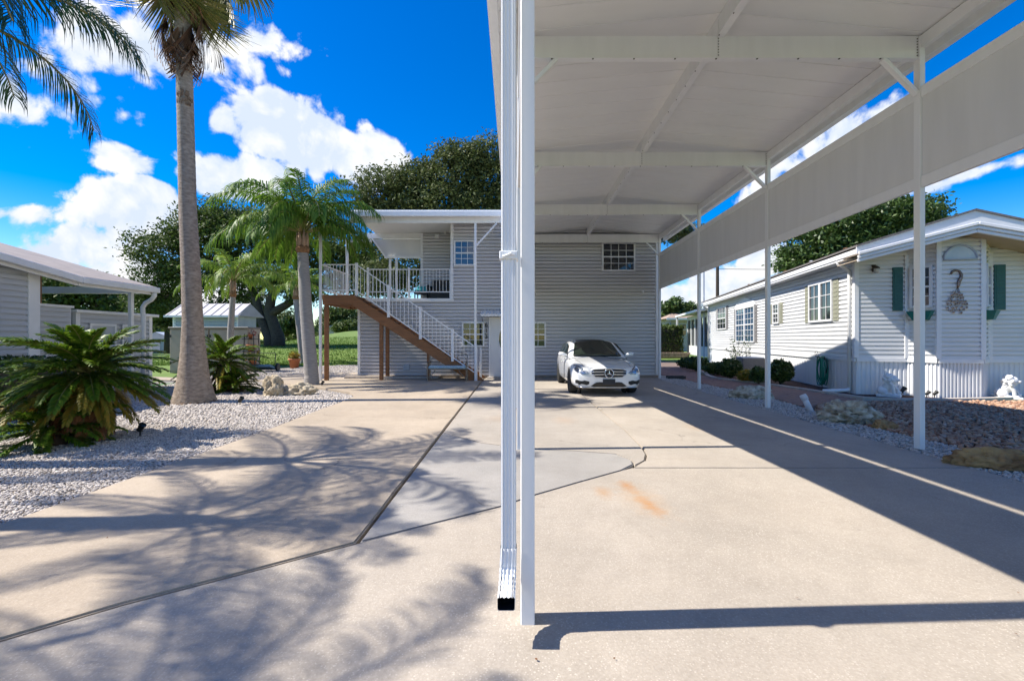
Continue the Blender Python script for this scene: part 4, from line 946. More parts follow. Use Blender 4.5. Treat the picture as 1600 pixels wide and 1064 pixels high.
for y in (1.437, -1.437):
    for s in (-1, 1):
        w_ = link('wheel', MB().tube([(0, 0, -.06), (0, 0, .05)], .07, 12).mesh('wheel', 'dark_metal'), ca, (s*.80, y, .335), (0, s*R(90), 0))
        link('tyre', tm, w_); link('rim', rmm, w_)
        mm = MB(); mm.tube([(s*.60, y, .335), (s*.625, y, .335)], .37, 24); mm.build('arch_liner', 'black', ca, False, False)

# ================================================================== WHITE MOBILE HOME ON THE RIGHT
NC = Vector((9.33, 12.45, 0)); NR = R(-10.9)
nh = thing('mobile_home', 'white sided mobile home with gabled front and bay window right of the carport', 'house', NC, NR)
ex = Vector((math.cos(NR), math.sin(NR), 0)); ey = Vector((-math.sin(NR), math.cos(NR), 0))
def onplane(px, py, d=0.0, side=True):
    """where the photo's sight line meets the long side (local x = -d) or the front (local y = -d)"""
    r = Vector(((px-CX)/F, 1, (CY-py)/F)); o = Vector((0, 0, H)); nrm = ex if side else ey
    t = (NC-nrm*d-o).dot(nrm)/r.dot(nrm); p = o+r*t-NC
    return (p.dot(ey) if side else p.dot(ex)), p.z
LEN = 17.4; ZS = .86; ZE = 3.62
wl = MB(); wl.box(0, 5.6, 0, LEN, 0, ZE); wl.v = [v for v in wl.v]; wl.build('wall', 'white_wall', nh, False, False)
sd = MB(); siding(sd, (-.002, 0, 0), (0, -1, 0), (-1, 0, 0), -LEN, 0, ZS+.10, ZE, .127)
gab = lambda z: (0, 5.6) if z < ZE else (max(0, (z-ZE)/.27-.2), 5.6)
siding(sd, (0, -.002, 0), (1, 0, 0), (0, -1, 0), 0, 5.6, ZS+.10, ZE+.25, .115)
# bay
bay = [(1.22, 0), (1.65, -.46), (2.62, -.46), (3.06, 0)]
bb = MB(); bb.prism(bay, 0, 4.05); bb.build('bay', 'white_wall', nh, False, False)
faces = []
for (x0, y0), (x1, y1) in zip(bay[:-1], bay[1:]):
    u = Vector((x1-x0, y1-y0, 0)); L = u.length; u.normalize(); nn = Vector((u.y, -u.x, 0)); faces.append((Vector((x0, y0, 0)), u, nn, L))
    siding(sd, Vector((x0, y0, 0))+nn*.002, u, nn, 0, L, ZS+.10, 4.05, .115)
sd.build('siding', 'white_wall', nh, False, False, kind='stuff')
# ribbed skirting all round and the band over it
def ribs(mb, o, u, n, L, z0, z1, pitch=.10, deep=.018):
    k = int(L/pitch); pt = L/k
    for i in range(k):
        a = i*pt; P = lambda x, z, d: o+u*x+Vector((0, 0, z))+n*d
        pr = [(a, .004), (a+pt*.18, .004), (a+pt*.30, deep), (a+pt*.70, deep), (a+pt*.82, .004), (a+pt, .004)]
        for (xa, da), (xb, db) in zip(pr[:-1], pr[1:]): mb.quad(P(xa, z0, da), P(xb, z0, db), P(xb, z1, db), P(xa, z1, da))
sk = MB(); ribs(sk, Vector((0, LEN, 0)), Vector((0, -1, 0)), Vector((-1, 0, 0)), LEN, -.03, ZS, .2, .014)
ribs(sk, Vector((0, 0, 0)), Vector((1, 0, 0)), Vector((0, -1, 0)), 1.22, -.03, ZS, .11); ribs(sk, Vector((3.06, 0, 0)), Vector((1, 0, 0)), Vector((0, -1, 0)), 2.54, -.03, ZS, .11)
for o, u, nn, L in faces: ribs(sk, o, u, nn, L, -.03, ZS, .075, .028)
sk.build('skirting', 'white_wall', nh, False, False, kind='stuff')
bd_ = MB(); bd_.box(-.055, -.004, -.03, LEN, ZS, ZS+.09); bd_.box(0, 1.22, -.055, -.004, ZS, ZS+.10); bd_.box(3.06, 5.6, -.055, -.004, ZS, ZS+.10); bd_.build('band_trim', 'white_trim', nh, False, False)
for o, u, nn, L in faces:
    MB().obox(o+u*L/2+nn*.028+Vector((0, 0, ZS+.05)), u*(L/2), nn*.027, (0, 0, .05)).build('band_trim', 'white_trim', nh, False, False)
for x, y in ((0, 0), (1.20, -.01), (1.65, -.46), (2.62, -.46), (3.08, -.01)):
    m = MB(); m.box(x-.056, x+.056, y-.056, y+.056, ZS+.10, 4.0 if y < -.1 else ZE+.1, .004); m.build('corner_trim', 'white_trim', nh, False, False)
MB().box(-.05, .05, LEN-.05, LEN+.05, ZS, ZE, .004).build('corner_trim', 'white_trim', nh, False, False)
# windows on the long side (local frame: u runs towards the camera)
Nx = NC; 
def swin(px0, px1, py0, py1, c, r, name='window', split=True, glass='glass', sh=None, units=1):
    a1, zt0 = onplane(px0, py0); a0, _ = onplane(px1, py0); mid = (px0+px1)/2; am, zt = onplane(mid, py0); _, zbm = onplane(mid, py1)
    ob = NC+ey*a1-ex*.030+Vector((0, 0, zbm)); w = a1-a0
    for k in range(units): f = window(nh, ob-ey*(w*k/units), -ey, -ex, w/units, zt-zbm, c, r, glass=glass, split=split)
    if sh:
        for aa in (a0-.02-.30, a1+.02):
            s_ = MB(); s_.box(-.065, -.022, aa, aa+.30, zbm, zt, .006)
            so_ = s_.build('shutter', sh, nh, False, False)
            for k in range(9):
                z = zbm+.06+(zt-zbm-.12)*(k+.5)/9; MB().box(-.075, -.0655, aa+.04, aa+.26, z-.035, z+.03).build('slat', sh, so_, False, False)
    return a0, a1, zbm, zt
swin(1267.5, 1304.5, 441, 503, 2, 3, sh='olive_shutter', split=False, units=2)
swin(1210.5, 1220, 474, 506, 2, 4, sh='olive_shutter')
a0, a1, zb_, zt = swin(1152, 1181, 480, 535, 3, 6, sh='grey_shutter', units=2, glass='glass_sky_tinted')
m = MB(); m.plate([(a0-.12, zt+.02), (a1+.12, zt+.02), (a1+.12, zt+.16), (a1-.05, zt+.20), ((a0+a1)/2, zt+.50), (a0+.05, zt+.20), (a0-.12, zt+.16)], (-.03, 0, 0), (0, 1, 0), (0, 0, 1), (-1, 0, 0), .05); m.build('pediment', 'white_trim', nh, False, False)
swin(1122.5, 1136.5, 480, 515, 3, 4, sh='grey_shutter')
# eave gutters of the long side, downspouts
m = MB(); m.box(-.42, -.30, -.9, LEN+.3, ZE+.03, ZE+.17, .01); m.build('gutter', 'white_paint', nh, False, False)
MB().box(-.40, 0.0, -.2, LEN+.2, ZE-.02, ZE+.02).build('soffit', 'white_trim', nh, False, False)
def dspout(y, zt, foot=True):
    m = MB(); m.tube([(-.36, y, zt+.05), (-.36, y, zt-.05), (-.22, y, zt-.16), (-.09, y, zt-.27), (-.075, y, zt-.40), (-.075, y, .10)], .05, 8)
    if foot: m.tube([(-.075, y, .12), (-.12, y, .06), (-.45, y-.02, .035), (-.75, y-.04, .03)], .05, 8)
    return m.build('downspout', 'white_paint', nh, True, False)
dspout(.16, ZE, True); dspout(LEN-.15, ZE, False)
# roof: long shallow gable with deep banded fascia on the front
rx = 2.13; zp = 4.60; re = .45; zE2 = ZE+.20
m = MB()
for s in (-1, 1):
    xe = rx+s*(rx+re); V = [(rx, -1.0, zp), (xe, -1.0, zE2), (xe, LEN+.3, zE2), (rx, LEN+.3, zp)]
    m.add(V+[(x, y, z+.05) for x, y, z in V], [(0, 1, 2, 3), (4, 7, 6, 5), (0, 4, 5, 1), (1, 5, 6, 2), (2, 6, 7, 3)])
m.build('roof', 'shingle', nh, False, False)
for s in (-1, 1):
    xe = rx+s*(rx+re)
    # gable face over the fascia
    za = lambda x: zp-(zp-zE2)*abs(x-rx)/(rx+re)
    zbn = lambda x: 4.28-(4.28-(ZE+.02))*abs(x-rx)/(rx+re)
    m = MB(); m.add([(rx, -.97, zp-.002), (xe, -.97, za(xe)-.002), (xe, -.97, zbn(xe)), (rx, -.97, zbn(rx)), (rx, -.94, zp-.002), (xe, -.94, za(xe)-.002), (xe, -.94, zbn(xe)), (rx, -.94, zbn(rx))], [(0, 1, 2, 3), (4, 7, 6, 5), (0, 3, 7, 4), (1, 5, 6, 2), (2, 6, 7, 3), (0, 4, 5, 1)])
    m.build('gable_board', 'white_trim', nh, False, False)
    for k in range(3):
        m = MB(); o_ = .055+.088*k; m.beam((rx-s*.0, -1.0-.03*(2-k), zbn(rx)+.05-o_), (xe, -1.0-.03*(2-k), zbn(xe)+.05-o_), .06, .080, ch=.012); m.build('fascia', 'white_paint', nh, False, False)
    zq = lambda x: zbn(x)-.17
    m = MB(); m.add([(rx, -1.0, zq(rx)), (xe, -1.0, zq(xe)), (xe, 0.02, zq(xe)), (rx, 0.02, zq(rx)), (rx, -1.0, zq(rx)+.02), (xe, -1.0, zq(xe)+.02), (xe, .02, zq(xe)+.02), (rx, .02, zq(rx)+.02)], [(0, 3, 2, 1), (4, 5, 6, 7), (0, 1, 5, 4), (1, 2, 6, 5)])
    m.build('soffit', 'soffit', nh, False, False)
for i in range(6): MB().lathe([(.05, 0), (.05, .12), (.09, .14), (.0, .17)], 8, (.7, 2.0+2.4*i, zE2+.35)).build('roof_vent', 'white_trim' if i % 2 else 'fibre', nh, False, False)
# bay windows, window boxes, arch light, shutters, lamps
z0w, z1w = 2.29, 3.38
for idx in (0, 2):
    o, u, nn, L = faces[idx]; M3 = Matrix.Rotation(NR, 4, 'Z'); wwid = .46
    ow = NC+M3 @ (o+u*((L-wwid)/2)+nn*.030)+Vector((0, 0, z0w))
    window(nh, ow, M3 @ u, M3 @ nn, wwid, z1w-z0w, 2, 4)
    c = o+u*(L/2)+nn*.13; m = MB(); d2 = .11
    P = lambda a, b, z: c+u*a+nn*b+Vector((0, 0, z))
    m.add([P(-.17, -.10, 1.97), P(.17, -.10, 1.97), P(.15, .04, 1.97), P(-.15, .04, 1.97), P(-.27, -.105, 2.20), P(.27, -.105, 2.20), P(.26, .12, 2.20), P(-.26, .12, 2.20)], [(0, 1, 2, 3), (4, 7, 6, 5), (0, 4, 5, 1), (1, 5, 6, 2), (2, 6, 7, 3), (3, 7, 4, 0)])
    m.build('window_box', 'planter_green', nh, False, False)
o, u, nn, L = faces[1]; cx_, cz_ = L*.48, 3.50; rr = .36
pl_ = [(cx_+rr*math.cos(t), cz_+rr*.98*math.sin(t)) for t in np.linspace(0, math.pi, 21)]
P0 = o+nn*.022
m = MB(); m.plate(pl_, P0+nn*.02, u, (0, 0, 1), nn, .012); ag = m.build('arch_window', 'arch_glass', nh, False, False)
m = MB(); m.tube([P0+nn*.032+u*a+Vector((0, 0, b)) for a, b in pl_], .028, 6, closed=True); m.build('frame', 'shed_grey', ag, True, False)
for a0, a1 in ((.86, 1.10), (3.17, 3.42)):
    s_ = MB().box(a0, a1, -.068, -.023, z0w-.06, z1w+.02, .006).build('shutter', 'green_shutter', nh, False, False)
    for k in range(12):
        z = z0w+.0+(z1w-z0w)*(k+.5)/12; MB().box(a0+.035, a1-.035, -.077, -.0685, z-.034, z+.03).build('slat', 'green_shutter', s_, False, False)
for xl_ in (.42, 3.98):
    m = MB(); m.lathe([(.05, 0), (.055, .02), (.0, .03)], 10, (xl_, -.06, 3.40)); m.box(xl_-.055, xl_+.055, -.045, -.022, 3.28, 3.48, .01)
    m.tube([(xl_, -.04, 3.42), (xl_, -.10, 3.47), (xl_, -.15, 3.44)], .012, 6)
    m.lathe([(.02, .0), (.08, -.05), (.085, -.07)], 10, (xl_, -.15, 3.44)); ln = m.build('wall_lantern', 'dark_metal', nh, True, False)
    m = MB(); m.lathe([(.05, -.19), (.065, -.075), (.01, -.07)], 8, (xl_, -.15, 3.44)); m.build('lantern_glass', 'lamp_glow_glass', ln, True, False)
# screened porch on the far end
m = MB(); m.box(.05, 4, LEN+.05, LEN+8, .25, .95); m.box(.05, 4, LEN+.05, LEN+8, 2.95, 3.25); m.build('porch_wall', 'white_wall', nh, False, False)
m = MB(); m.box(.10, .2, LEN+.2, LEN+7.9, .9, 3.0); m.build('porch_screen', 'glass', nh, False, False)
for k in range(6): MB().box(.0, .08, LEN+.1+k*1.5, LEN+.28+k*1.5, .25, 3.0).build('porch_post', 'white_trim', nh, False, False)
m = MB(); m.add([(-.8, LEN+.2, 3.26), (5, LEN+.2, 3.9), (5, LEN+8.6, 3.9), (-.8, LEN+8.6, 3.26), (-.8, LEN+.2, 3.40), (5, LEN+.2, 4.05), (5, LEN+8.6, 4.05), (-.8, LEN+8.6, 3.40)], [(0, 3, 2, 1), (4, 5, 6, 7), (0, 1, 5, 4), (1, 2, 6, 5), (2, 3, 7, 6), (3, 0, 4, 7)]); m.build('porch_roof', 'white_paint', nh, False, False)
MB().box(-.75, -.62, LEN+8.3, LEN+8.45, 0, 3.3).build('porch_post', 'white_trim', nh, False, False)
# taller roof of the next house over
nb_ = thing('neighbouring_house', 'pale roof edge of the next house peeking over the mobile home gable', 'house', (23.5, 17.5, 0), R(-4))
MB().box(0, 9, 0, 9, 0, 4.1).build('wall', 'far_wall', nb_, False, False)
m = MB(); m.add([(-1.0, -.6, 4.25), (4.5, -.6, 5.9), (10, -.6, 4.25), (-1.0, 9.6, 4.25), (4.5, 9.6, 5.9), (10, 9.6, 4.25)], [(0, 1, 4, 3), (1, 2, 5, 4), (0, 2, 1), (3, 4, 5), (0, 3, 5, 2)]); m.build('roof', 'shed_roof', nb_, False, False)
m = MB(); m.beam((-1.05, -.65, 4.20), (4.5, -.65, 5.87), .08, .26); m.beam((4.5, -.65, 5.87), (10.05, -.65, 4.20), .08, .26); m.build('fascia', 'white_paint', nb_, False, False)
window(nb_, Matrix(WM[nb_.name]) @ Vector((1.0, -.01, 1.6)), Matrix.Rotation(R(-4), 3, 'Z') @ Vector((1, 0, 0)), Matrix.Rotation(R(-4), 3, 'Z') @ Vector((0, -1, 0)), 1.2, 1.2, 2, 2)

# ---- peacock ornament on the bay
nW = Matrix.Rotation(NR, 4, 'Z') @ faces[1][2]; uW = Matrix.Rotation(NR, 4, 'Z') @ faces[1][1]
pb = NC+Matrix.Rotation(NR, 4, 'Z') @ (faces[1][0]+faces[1][1]*(L*.40)+faces[1][2]*.05)
pk = thing('peacock_wall_art', 'metal peacock wall ornament with shell feathers on the white bay', 'wall art', pb+Vector((0, 0, 2.28)), NR)
S = lambda a, b, d=0.0: (a, -d, b)
m = MB(); m.tube([S(-.12, .84), S(-.105, .90), S(-.04, .94), S(.05, .92), S(.10, .84), S(.09, .74), S(.05, .66), S(.04, .58), S(.02, .50)], [.012, .034, .032, .03, .034, .040, .042, .035, .02], 7); m.build('neck', 'art_bronze', pk, True, False)
m = MB(); m.tube([S(-.105, .905), S(-.16, .83)], [.022, .004], 6); m.build('beak', 'art_bronze', pk, True, False)
fm = MB(); fm.tube([S(0, 0), S(0, .03), S(0, .06), S(0, .085)], [.006, .024, .030, .006], 7); fmm = fm.mesh('feather', 'art_shell', True)
em_ = MB(); em_.tube([(0, -.025, .045), (0, -.035, .06)], [.020, .012], 7); emm = em_.mesh('feather_eye', 'art_bronze', True)
rp = random.Random(4)
for row, (zr, wr, nr) in enumerate(((.50, .05, 2), (.43, .10, 4), (.35, .15, 5), (.27, .19, 5), (.19, .23, 6), (.11, .22, 5), (.04, .17, 4), (-.02, .08, 2))):
    for k in range(nr):
        x = (-wr+2*wr*k/max(1, nr-1))+rp.uniform(-.015, .015); z = zr+rp.uniform(-.02, .02)-.05*abs(x)
        ff = link('feather', fmm, pk, (x, -.02*(row % 2), z-.05), (0, R(180)+x*1.6, 0), (1.15, .6, 1.0)); link('feather_eye', emm, ff)
for k in range(3):
    x = .05+rp.uniform(-.03, .03); z = .60+.07*k; ff = link('feather', fmm, pk, (x, -.03, z), (0, R(180), 0), (1, .6, .8)); link('feather_eye', emm, ff)
m = MB(); m.tube([S(.02, .52), S(-.10, .22), S(-.14, .02)], .006, 5); m.tube([S(.02, .52), S(.02, .2), S(.0, -.05)], .006, 5); m.tube([S(.02, .52), S(.14, .22), S(.18, .05)], .006, 5); m.build('tail_wires', 'art_bronze', pk, True, False)

# ---- lion statues
def ellip(mb, c, r, rot=None, n=10):
    bm = bmesh.new(); bmesh.ops.create_icosphere(bm, subdivisions=2, radius=1); M = Matrix.Translation(Vector(c)) @ (rot or Matrix.Identity(4)) @ Matrix.Diagonal((*r, 1))
    bmesh.ops.transform(bm, matrix=M, verts=bm.verts); bm.verts.index_update(); mb.add([v.co[:] for v in bm.verts], [[v.index for v in f.verts] for f in bm.faces]); bm.free()
lm = MB()                                            # seated lion, facing +x, one paw on a ball
lm.box(-.22, .24, -.12, .12, 0, .05)
ellip(lm, (-.10, 0, .15), (.13, .11, .11)); ellip(lm, (-.02, 0, .25), (.11, .10, .16), Matrix.Rotation(R(18), 4, 'Y')); ellip(lm, (-.09, -.09, .12), (.10, .05, .08)); ellip(lm, (-.09, .09, .12), (.10, .05, .08))
ellip(lm, (-.0, -.10, .065), (.09, .035, .03)); ellip(lm, (0, .10, .065), (.09, .035, .03))
lm.tube([(.06, -.06, .30), (.10, -.065, .18), (.11, -.065, .07)], [.055, .04, .035], 8); ellip(lm, (.14, -.065, .065), (.05, .036, .028))
lm.tube([(.06, .06, .30), (.12, .065, .22), (.18, .065, .16)], [.055, .04, .035], 8); ellip(lm, (.19, .065, .10), (.055, .055, .055))
ellip(lm, (.04, 0, .40), (.13, .13, .14)); ellip(lm, (.10, 0, .43), (.085, .085, .095)); ellip(lm, (.17, 0, .405), (.055, .05, .04)); ellip(lm, (.21, 0, .415), (.02, .024, .018))
rl = random.Random(2)
for k in range(34):
    a, b = rl.uniform(1.0, 5.28), rl.uniform(-1.1, 1.2); ellip(lm, (.03+.125*math.cos(a)*math.cos(b), .13*math.sin(a)*math.cos(b), .40+.145*math.sin(b)), (.032, .032, .04))
for s in (-1, 1): ellip(lm, (.06, s*.085, .52), (.03, .026, .032))
lm.tube([(-.20, 0, .08), (-.27, .05, .08), (-.25, .11, .07), (-.14, .14, .065)], [.025, .02, .02, .028], 7)
lion = subdiv(lm.mesh('lion', 'statue'), 'lion', 'statue', 0, None, .008)
for px, py, rz, lab in ((1388, .42, -48, 'white seated lion statue in shade beside the lawn spotlight'), (1574, .40, -40, 'white seated lion statue in sunshine right of the bay window')):
    xx, _ = onplane(px, 600, py, False); p = NC+ex*xx-ey*py; o = link('lion_statue', lion, None, (p.x, p.y, -.03), (0, 0, R(rz)), (1.08,)*3); tag(o, lab, 'statue', 'white lion statues')

# ---- hose on its hanger
hp_y, _ = onplane(1296, 600); hb = NC+ey*hp_y-ex*.20
ho = thing('garden_hose', 'coiled green garden hose hanging on a wire hook at the mobile home', 'hose', hb, NR)
rh = random.Random(6)
for k in range(9):
    a = .20+rh.uniform(-.03, .035); b = .40+rh.uniform(-.05, .05); zc2 = .52+rh.uniform(-.05, .02); off_ = -.08+.02*k; ph = rh.uniform(0, 6)
    m = MB(); m.tube([(off_+.02*math.sin(2*t+ph), a*math.cos(t)*(1.0 if math.sin(t) < .3 else .9), zc2+b*math.sin(t)) for t in np.linspace(0, 2*math.pi, 33)[:-1]], .016, 6, closed=True)
    m.build('hose_loop', 'hose', ho, True, False)
m = MB(); m.tube([(.0, -.15, .86), (-.05, -.28, .93), (-.03, -.36, .82), (.0, -.34, .62), (0, -.24, .45)], .017, 6); m.build('hose_end', 'black', ho, True, False)
m = MB()
for yy in (-.10, 0, .10): m.tube([(.17, yy*.3, .80), (.0, yy, .90), (-.14, yy, .93), (-.16, yy, 1.04)], .008, 5)
m.tube([(-.16, .10, 1.04), (-.16, .05, 1.10), (-.16, -.05, 1.10), (-.16, -.10, 1.04)], .008, 5); m.tube([(.0, .0, .9), (.0, .0, .0)], .010, 5); m.build('hanger', 'dark_metal', ho, True, False)
# ---- white plastic pipe stub, black splash block
p = G(1268, 641); q_ = p+Vector((-.13, .08, .30))
ps = thing('pipe_stub', 'leaning capped white plastic pipe standing in the gravel strip', 'pipe', (p.x, p.y, -.03))
m = MB(); m.tube([p+Vector((0, 0, -.05)), q_], .058, 14); m.build('pipe', 'pvc', ps, True); d = (q_-p).normalized()
m = MB(); m.tube([q_-d*.10, q_-d*.02, q_+d*.012, q_+d*.014], [.068, .068, .062, .001], 14); m.build('cap', 'pvc', ps, True)
a = G(1056, 591); bk_ = thing('splash_block', 'flat black plastic drain pipe lying by the last carport post', 'drain', (a.x, a.y, -.03))
m = MB(); m.box(a.x-.33, a.x+.33, a.y-.13, a.y-.10, -.03, .09); m.box(a.x-.33, a.x+.33, a.y+.10, a.y+.13, -.03, .09); m.build('side', 'black', bk_)
m = MB(); m.box(a.x-.33, a.x+.33, a.y-.10, a.y+.10, -.03, .03); m.build('tray', 'black', bk_)
# ---- black garden spotlights
for px, py, sc_, lab in ((219, 679, 1.0, 'small black spotlight at the foot of the big sago palm'), (375, 632, 1.0, 'small black spotlight on gravel right of the tall fan palm'), (503, 603, .9, 'small black spotlight at the foot of the queen palm'),
                    (1409, 617, 1.2, 'black spotlight on the curb beside the shaded lion'), (1448, 620, .9, 'left of two black stake lights at the bay skirting'), (1460, 620, .9, 'right of two black stake lights at the bay skirting')):
    p = G(px, py); t = thing('garden_spotlight', lab, 'garden light', (p.x, p.y, -.03), 0, 'black garden spotlights')
    m = MB(); m.lathe([(.006, -.05), (.012, .05), (.012, .09)], 6); m.build('stake', 'black', t, False, False)
    m = MB(); m.tube([(-.03*sc_, 0, .10), (.02*sc_, -.01, .14*sc_), (.06*sc_, -.02, .19*sc_)], [.03*sc_, .04*sc_, .052*sc_], 10); m.build('lamp_head', 'black', t, False, False)
    m = MB(); m.tube([(.060*sc_, -.02, .190*sc_), (.063*sc_, -.021, .194*sc_)], [.045*sc_, .044*sc_], 10); m.build('lens', 'glass', t, False, False)
    m = MB().box(-.03*sc_, .03*sc_, -.02, .02, .075, .10, .004); m.build('bracket', 'black', t, False, False)
# ---- air conditioner / planter box between the shrubs
a = onplane(1178, 590, .6); p = NC+ey*a[0]-ex*.75
ac = thing('air_conditioner', 'grey air conditioner box half hidden by shrubs at the mobile home', 'air conditioner', (p.x, p.y, -.03), NR)
MB().box(-.42, .42, -.5, .5, 0, .72, .02).build('casing', 'grey_shutter', ac, False, False)
for k in range(10): MB().box(-.435, -.421, -.45, .45, .08+k*.06, .115+k*.06).build('louvre', 'resin_dark', ac, False, False)
MB().box(-.40, .40, -.48, .48, .721, .75, .01).build('lid', 'shed_grey', ac, False, False)
# ================================================================== LEFT NEIGHBOUR
lx = -11.0
lh = thing('left_house', 'grey sided house with white trim and open carport at the left edge', 'house', (lx, 10, 0))
MB().box(-16, lx, 2, 10.35, -.05, 3.12).build('wall', 'left_siding', lh)
m = MB(); siding(m, (lx+.002, 0, 0), (0, 1, 0), (1, 0, 0), 2, 10.25, 0, 3.1, .127)
siding(m, (lx-.298, 0, 0), (0, 1, 0), (1, 0, 0), 10.5, 11.55, 0, 2.26, .127); m.build('siding', 'left_siding', lh, kind='stuff')
MB().box(lx-.04, lx+.06, 10.25, 10.50, 0, 3.10, .006).build('corner_trim', 'white_trim', lh)
MB().box(lx-.40, lx-.30, 10.5, 11.6, 0, 2.26).build('low_wall', 'left_siding', lh); MB().box(lx-.42, lx-.24, 10.5, 11.62, 2.26, 2.32).build('cap_rail', 'white_trim', lh)
# roof with a dropped carport eave
ez = lambda y: 3.22 if y < 9.2 else 3.22-.28*min(1, (y-9.2)/1.9)
xe = lx+.38; ye_ = [1.5, 9.2, 10.0, 11.1, 13.5]
m = MB(); V = []
for y in ye_: V += [(xe, y, ez(y)), (-16.5, y, ez(y)+1.65), (-16.5, y, ez(y)+1.75), (xe, y, ez(y)+.07)]
for i in range(len(ye_)-1):
    b = 4*i; m.f += [(b, b+1, b+5, b+4), (b+3, b+7, b+6, b+2), (b, b+4, b+7, b+3)]
m.f += [(0, 3, 2, 1), (16, 17, 18, 19)]; m.v = V; m.build('roof', 'left_roof', lh)
for (ya, yb_) in ((1.5, 9.2), (9.2, 11.1), (11.1, 13.5)):
    MB().beam((xe+.06, ya, ez(ya)-.03), (xe+.06, yb_, ez(yb_)-.03), .12, .15, ch=.012).build('gutter', 'white_paint', lh)
    MB().beam((xe-.03, ya, ez(ya)-.06), (xe-.03, yb_, ez(yb_)-.06), .03, .22).build('fascia', 'white_trim', lh)
MB().box(-16.5, xe-.01, 13.45, 13.52, 2.82, 3.02).build('end_fascia', 'white_trim', lh)
p = W(193, 470, 13.0); MB().box(lx-.05, lx+.05, 13.0, 13.1, 0, 2.9, .004).build('carport_post', 'white_paint', lh)
MB().box(-13.6, -13.5, 12.9, 13.0, 0, 3.3).build('carport_post', 'brown_wood', lh)
m = MB(); m.tube([(xe+.05, 13.35, 2.86), (xe+.05, 13.36, 2.74), (xe-.05, 13.36, 2.62), (xe-.22, 13.36, 2.52), (xe-.30, 13.36, 2.40), (xe-.28, 13.36, 2.1), (xe-.28, 13.36, .1)], .06, 9); m.build('downspout', 'white_paint', lh, True)
MB().box(-16, -15.8, 10.4, 13.4, -.05, 3.4).build('back_wall', 'left_siding', lh)
# low shed in front of that carport
ls = thing('low_shed', 'low grey lean-to shed with two framed doors behind the sago palm', 'shed', (-11.4, 13, 0))
MB().box(-12.3, -11.42, 11.85, 14.25, -.05, 2.16).build('wall', 'left_siding', ls)
m = MB(); siding(m, (-11.418, 0, 0), (0, 1, 0), (1, 0, 0), 11.85, 14.25, 0, 2.16, .127); siding(m, (0, 11.848, 0), (1, 0, 0), (0, -1, 0), -12.3, -11.42, 0, 2.16, .127); m.build('siding', 'left_siding', ls, kind='stuff')
for y in (11.85, 14.22): MB().box(-11.46, -11.362, y-.06, y+.06, 0, 2.16, .004).build('corner_trim', 'white_trim', ls)
MB().box(-12.4, -11.25, 11.7, 14.42, 2.16, 2.24, .01).build('roof', 'white_paint', ls)
for y0, y1 in ((12.2, 12.95), (13.2, 13.95)):
    d = MB().box(-11.405, -11.367, y0, y1, .15, 1.86).build('shed_door', 'left_siding', ls)
    m = MB()
    for a in ((y0-.03, y0+.03, .12, 1.9), (y1-.03, y1+.03, .12, 1.9), (y0+.03, y1-.03, 1.83, 1.9), (y0+.03, y1-.03, .12, .19)): m.box(-11.366, -11.345, *a)
    m.build('door_frame', 'white_trim', d)
# ================================================================== SHEDS BEHIND THE PALMS
YC = 20.4
for px0, px1, lab in ((264.5, 326, 'tan resin storage cabinet, the left of two behind the fan palm trunk'), (326.6, 388, 'tan resin storage cabinet, the right of two behind the sago palm')):
    x0, x1 = W(px0, 0, YC).x, W(px1, 0, YC).x; t = thing('storage_cabinet', lab, 'cabinet', ((x0+x1)/2, YC+.4, -.05), 0, 'tan storage cabinets')
    MB().box(x0, x1, YC+.03, YC+.95, -.05, 1.93, .01).build('body', 'resin_tan', t)
    MB().box(x0-.03, x1+.02, YC-.05, YC+1.0, 1.93, 2.01, .012).build('lid', 'resin_dark', t)
    xm = (x0+x1)/2
    for a, b in ((x0+.03, xm-.006), (xm+.006, x1-.03)):
        d = MB().box(a, b, YC, YC+.029, .04, 1.88, .008).build('door', 'resin_tan', t)
        for z in (.4, 1.6): MB().box((a if a < xm-.2 else b-.05), (a+.05 if a < xm-.2 else b), YC-.018, YC-.001, z-.06, z+.06).build('hinge', 'black', d)
sh = thing('garden_shed', 'pale grey garden shed with white metal roof behind the tan cabinets', 'shed', (-12.9, 25, 0))
YG = 24.0; x0, x1 = W(273, 0, YG).x, W(370, 0, YG).x
MB().box(x0, x1, YG, YG+1.8, -.05, 2.72).build('wall', 'shed_grey', sh); m = MB(); siding(m, (0, YG-.002, 0), (1, 0, 0), (0, -1, 0), x0, x1, 0, 2.7, .16); m.build('siding', 'shed_grey', sh, kind='stuff')
for x in (x0, x1): MB().box(x-.08, x+.08, YG-.04, YG-.02+.01, 0, 2.72).build('corner_trim', 'white_trim', sh)
xa, xb = x0-.30, x1+.30; m = MB(); m.add([(xa, YG-.35, 2.68), (xb, YG-.35, 2.68), (xb-.1, YG+.9, 3.40), (xa+.1, YG+.9, 3.40), (xa, YG+2.1, 2.68), (xb, YG+2.1, 2.68)], [(0, 1, 2, 3), (3, 2, 5, 4), (0, 3, 4), (1, 5, 2), (0, 4, 5, 1)]); ro = m.build('roof', 'shed_roof', sh)
for k in range(9):
    x = xa+.1+(xb-xa-.2)*k/8; MB().beam((x+.02, YG-.34, 2.70), (x, YG+.89, 3.415), .05, .03).build('roof_seam', 'shed_roof', ro)
MB().beam((xa, YG-.37, 2.65), (xb, YG-.37, 2.65), .04, .10).build('fascia', 'white_trim', ro)
bs = thing('blue_shed', 'small distant blue-grey shed beyond the left lawn', 'shed', (-43, 56, -.07))
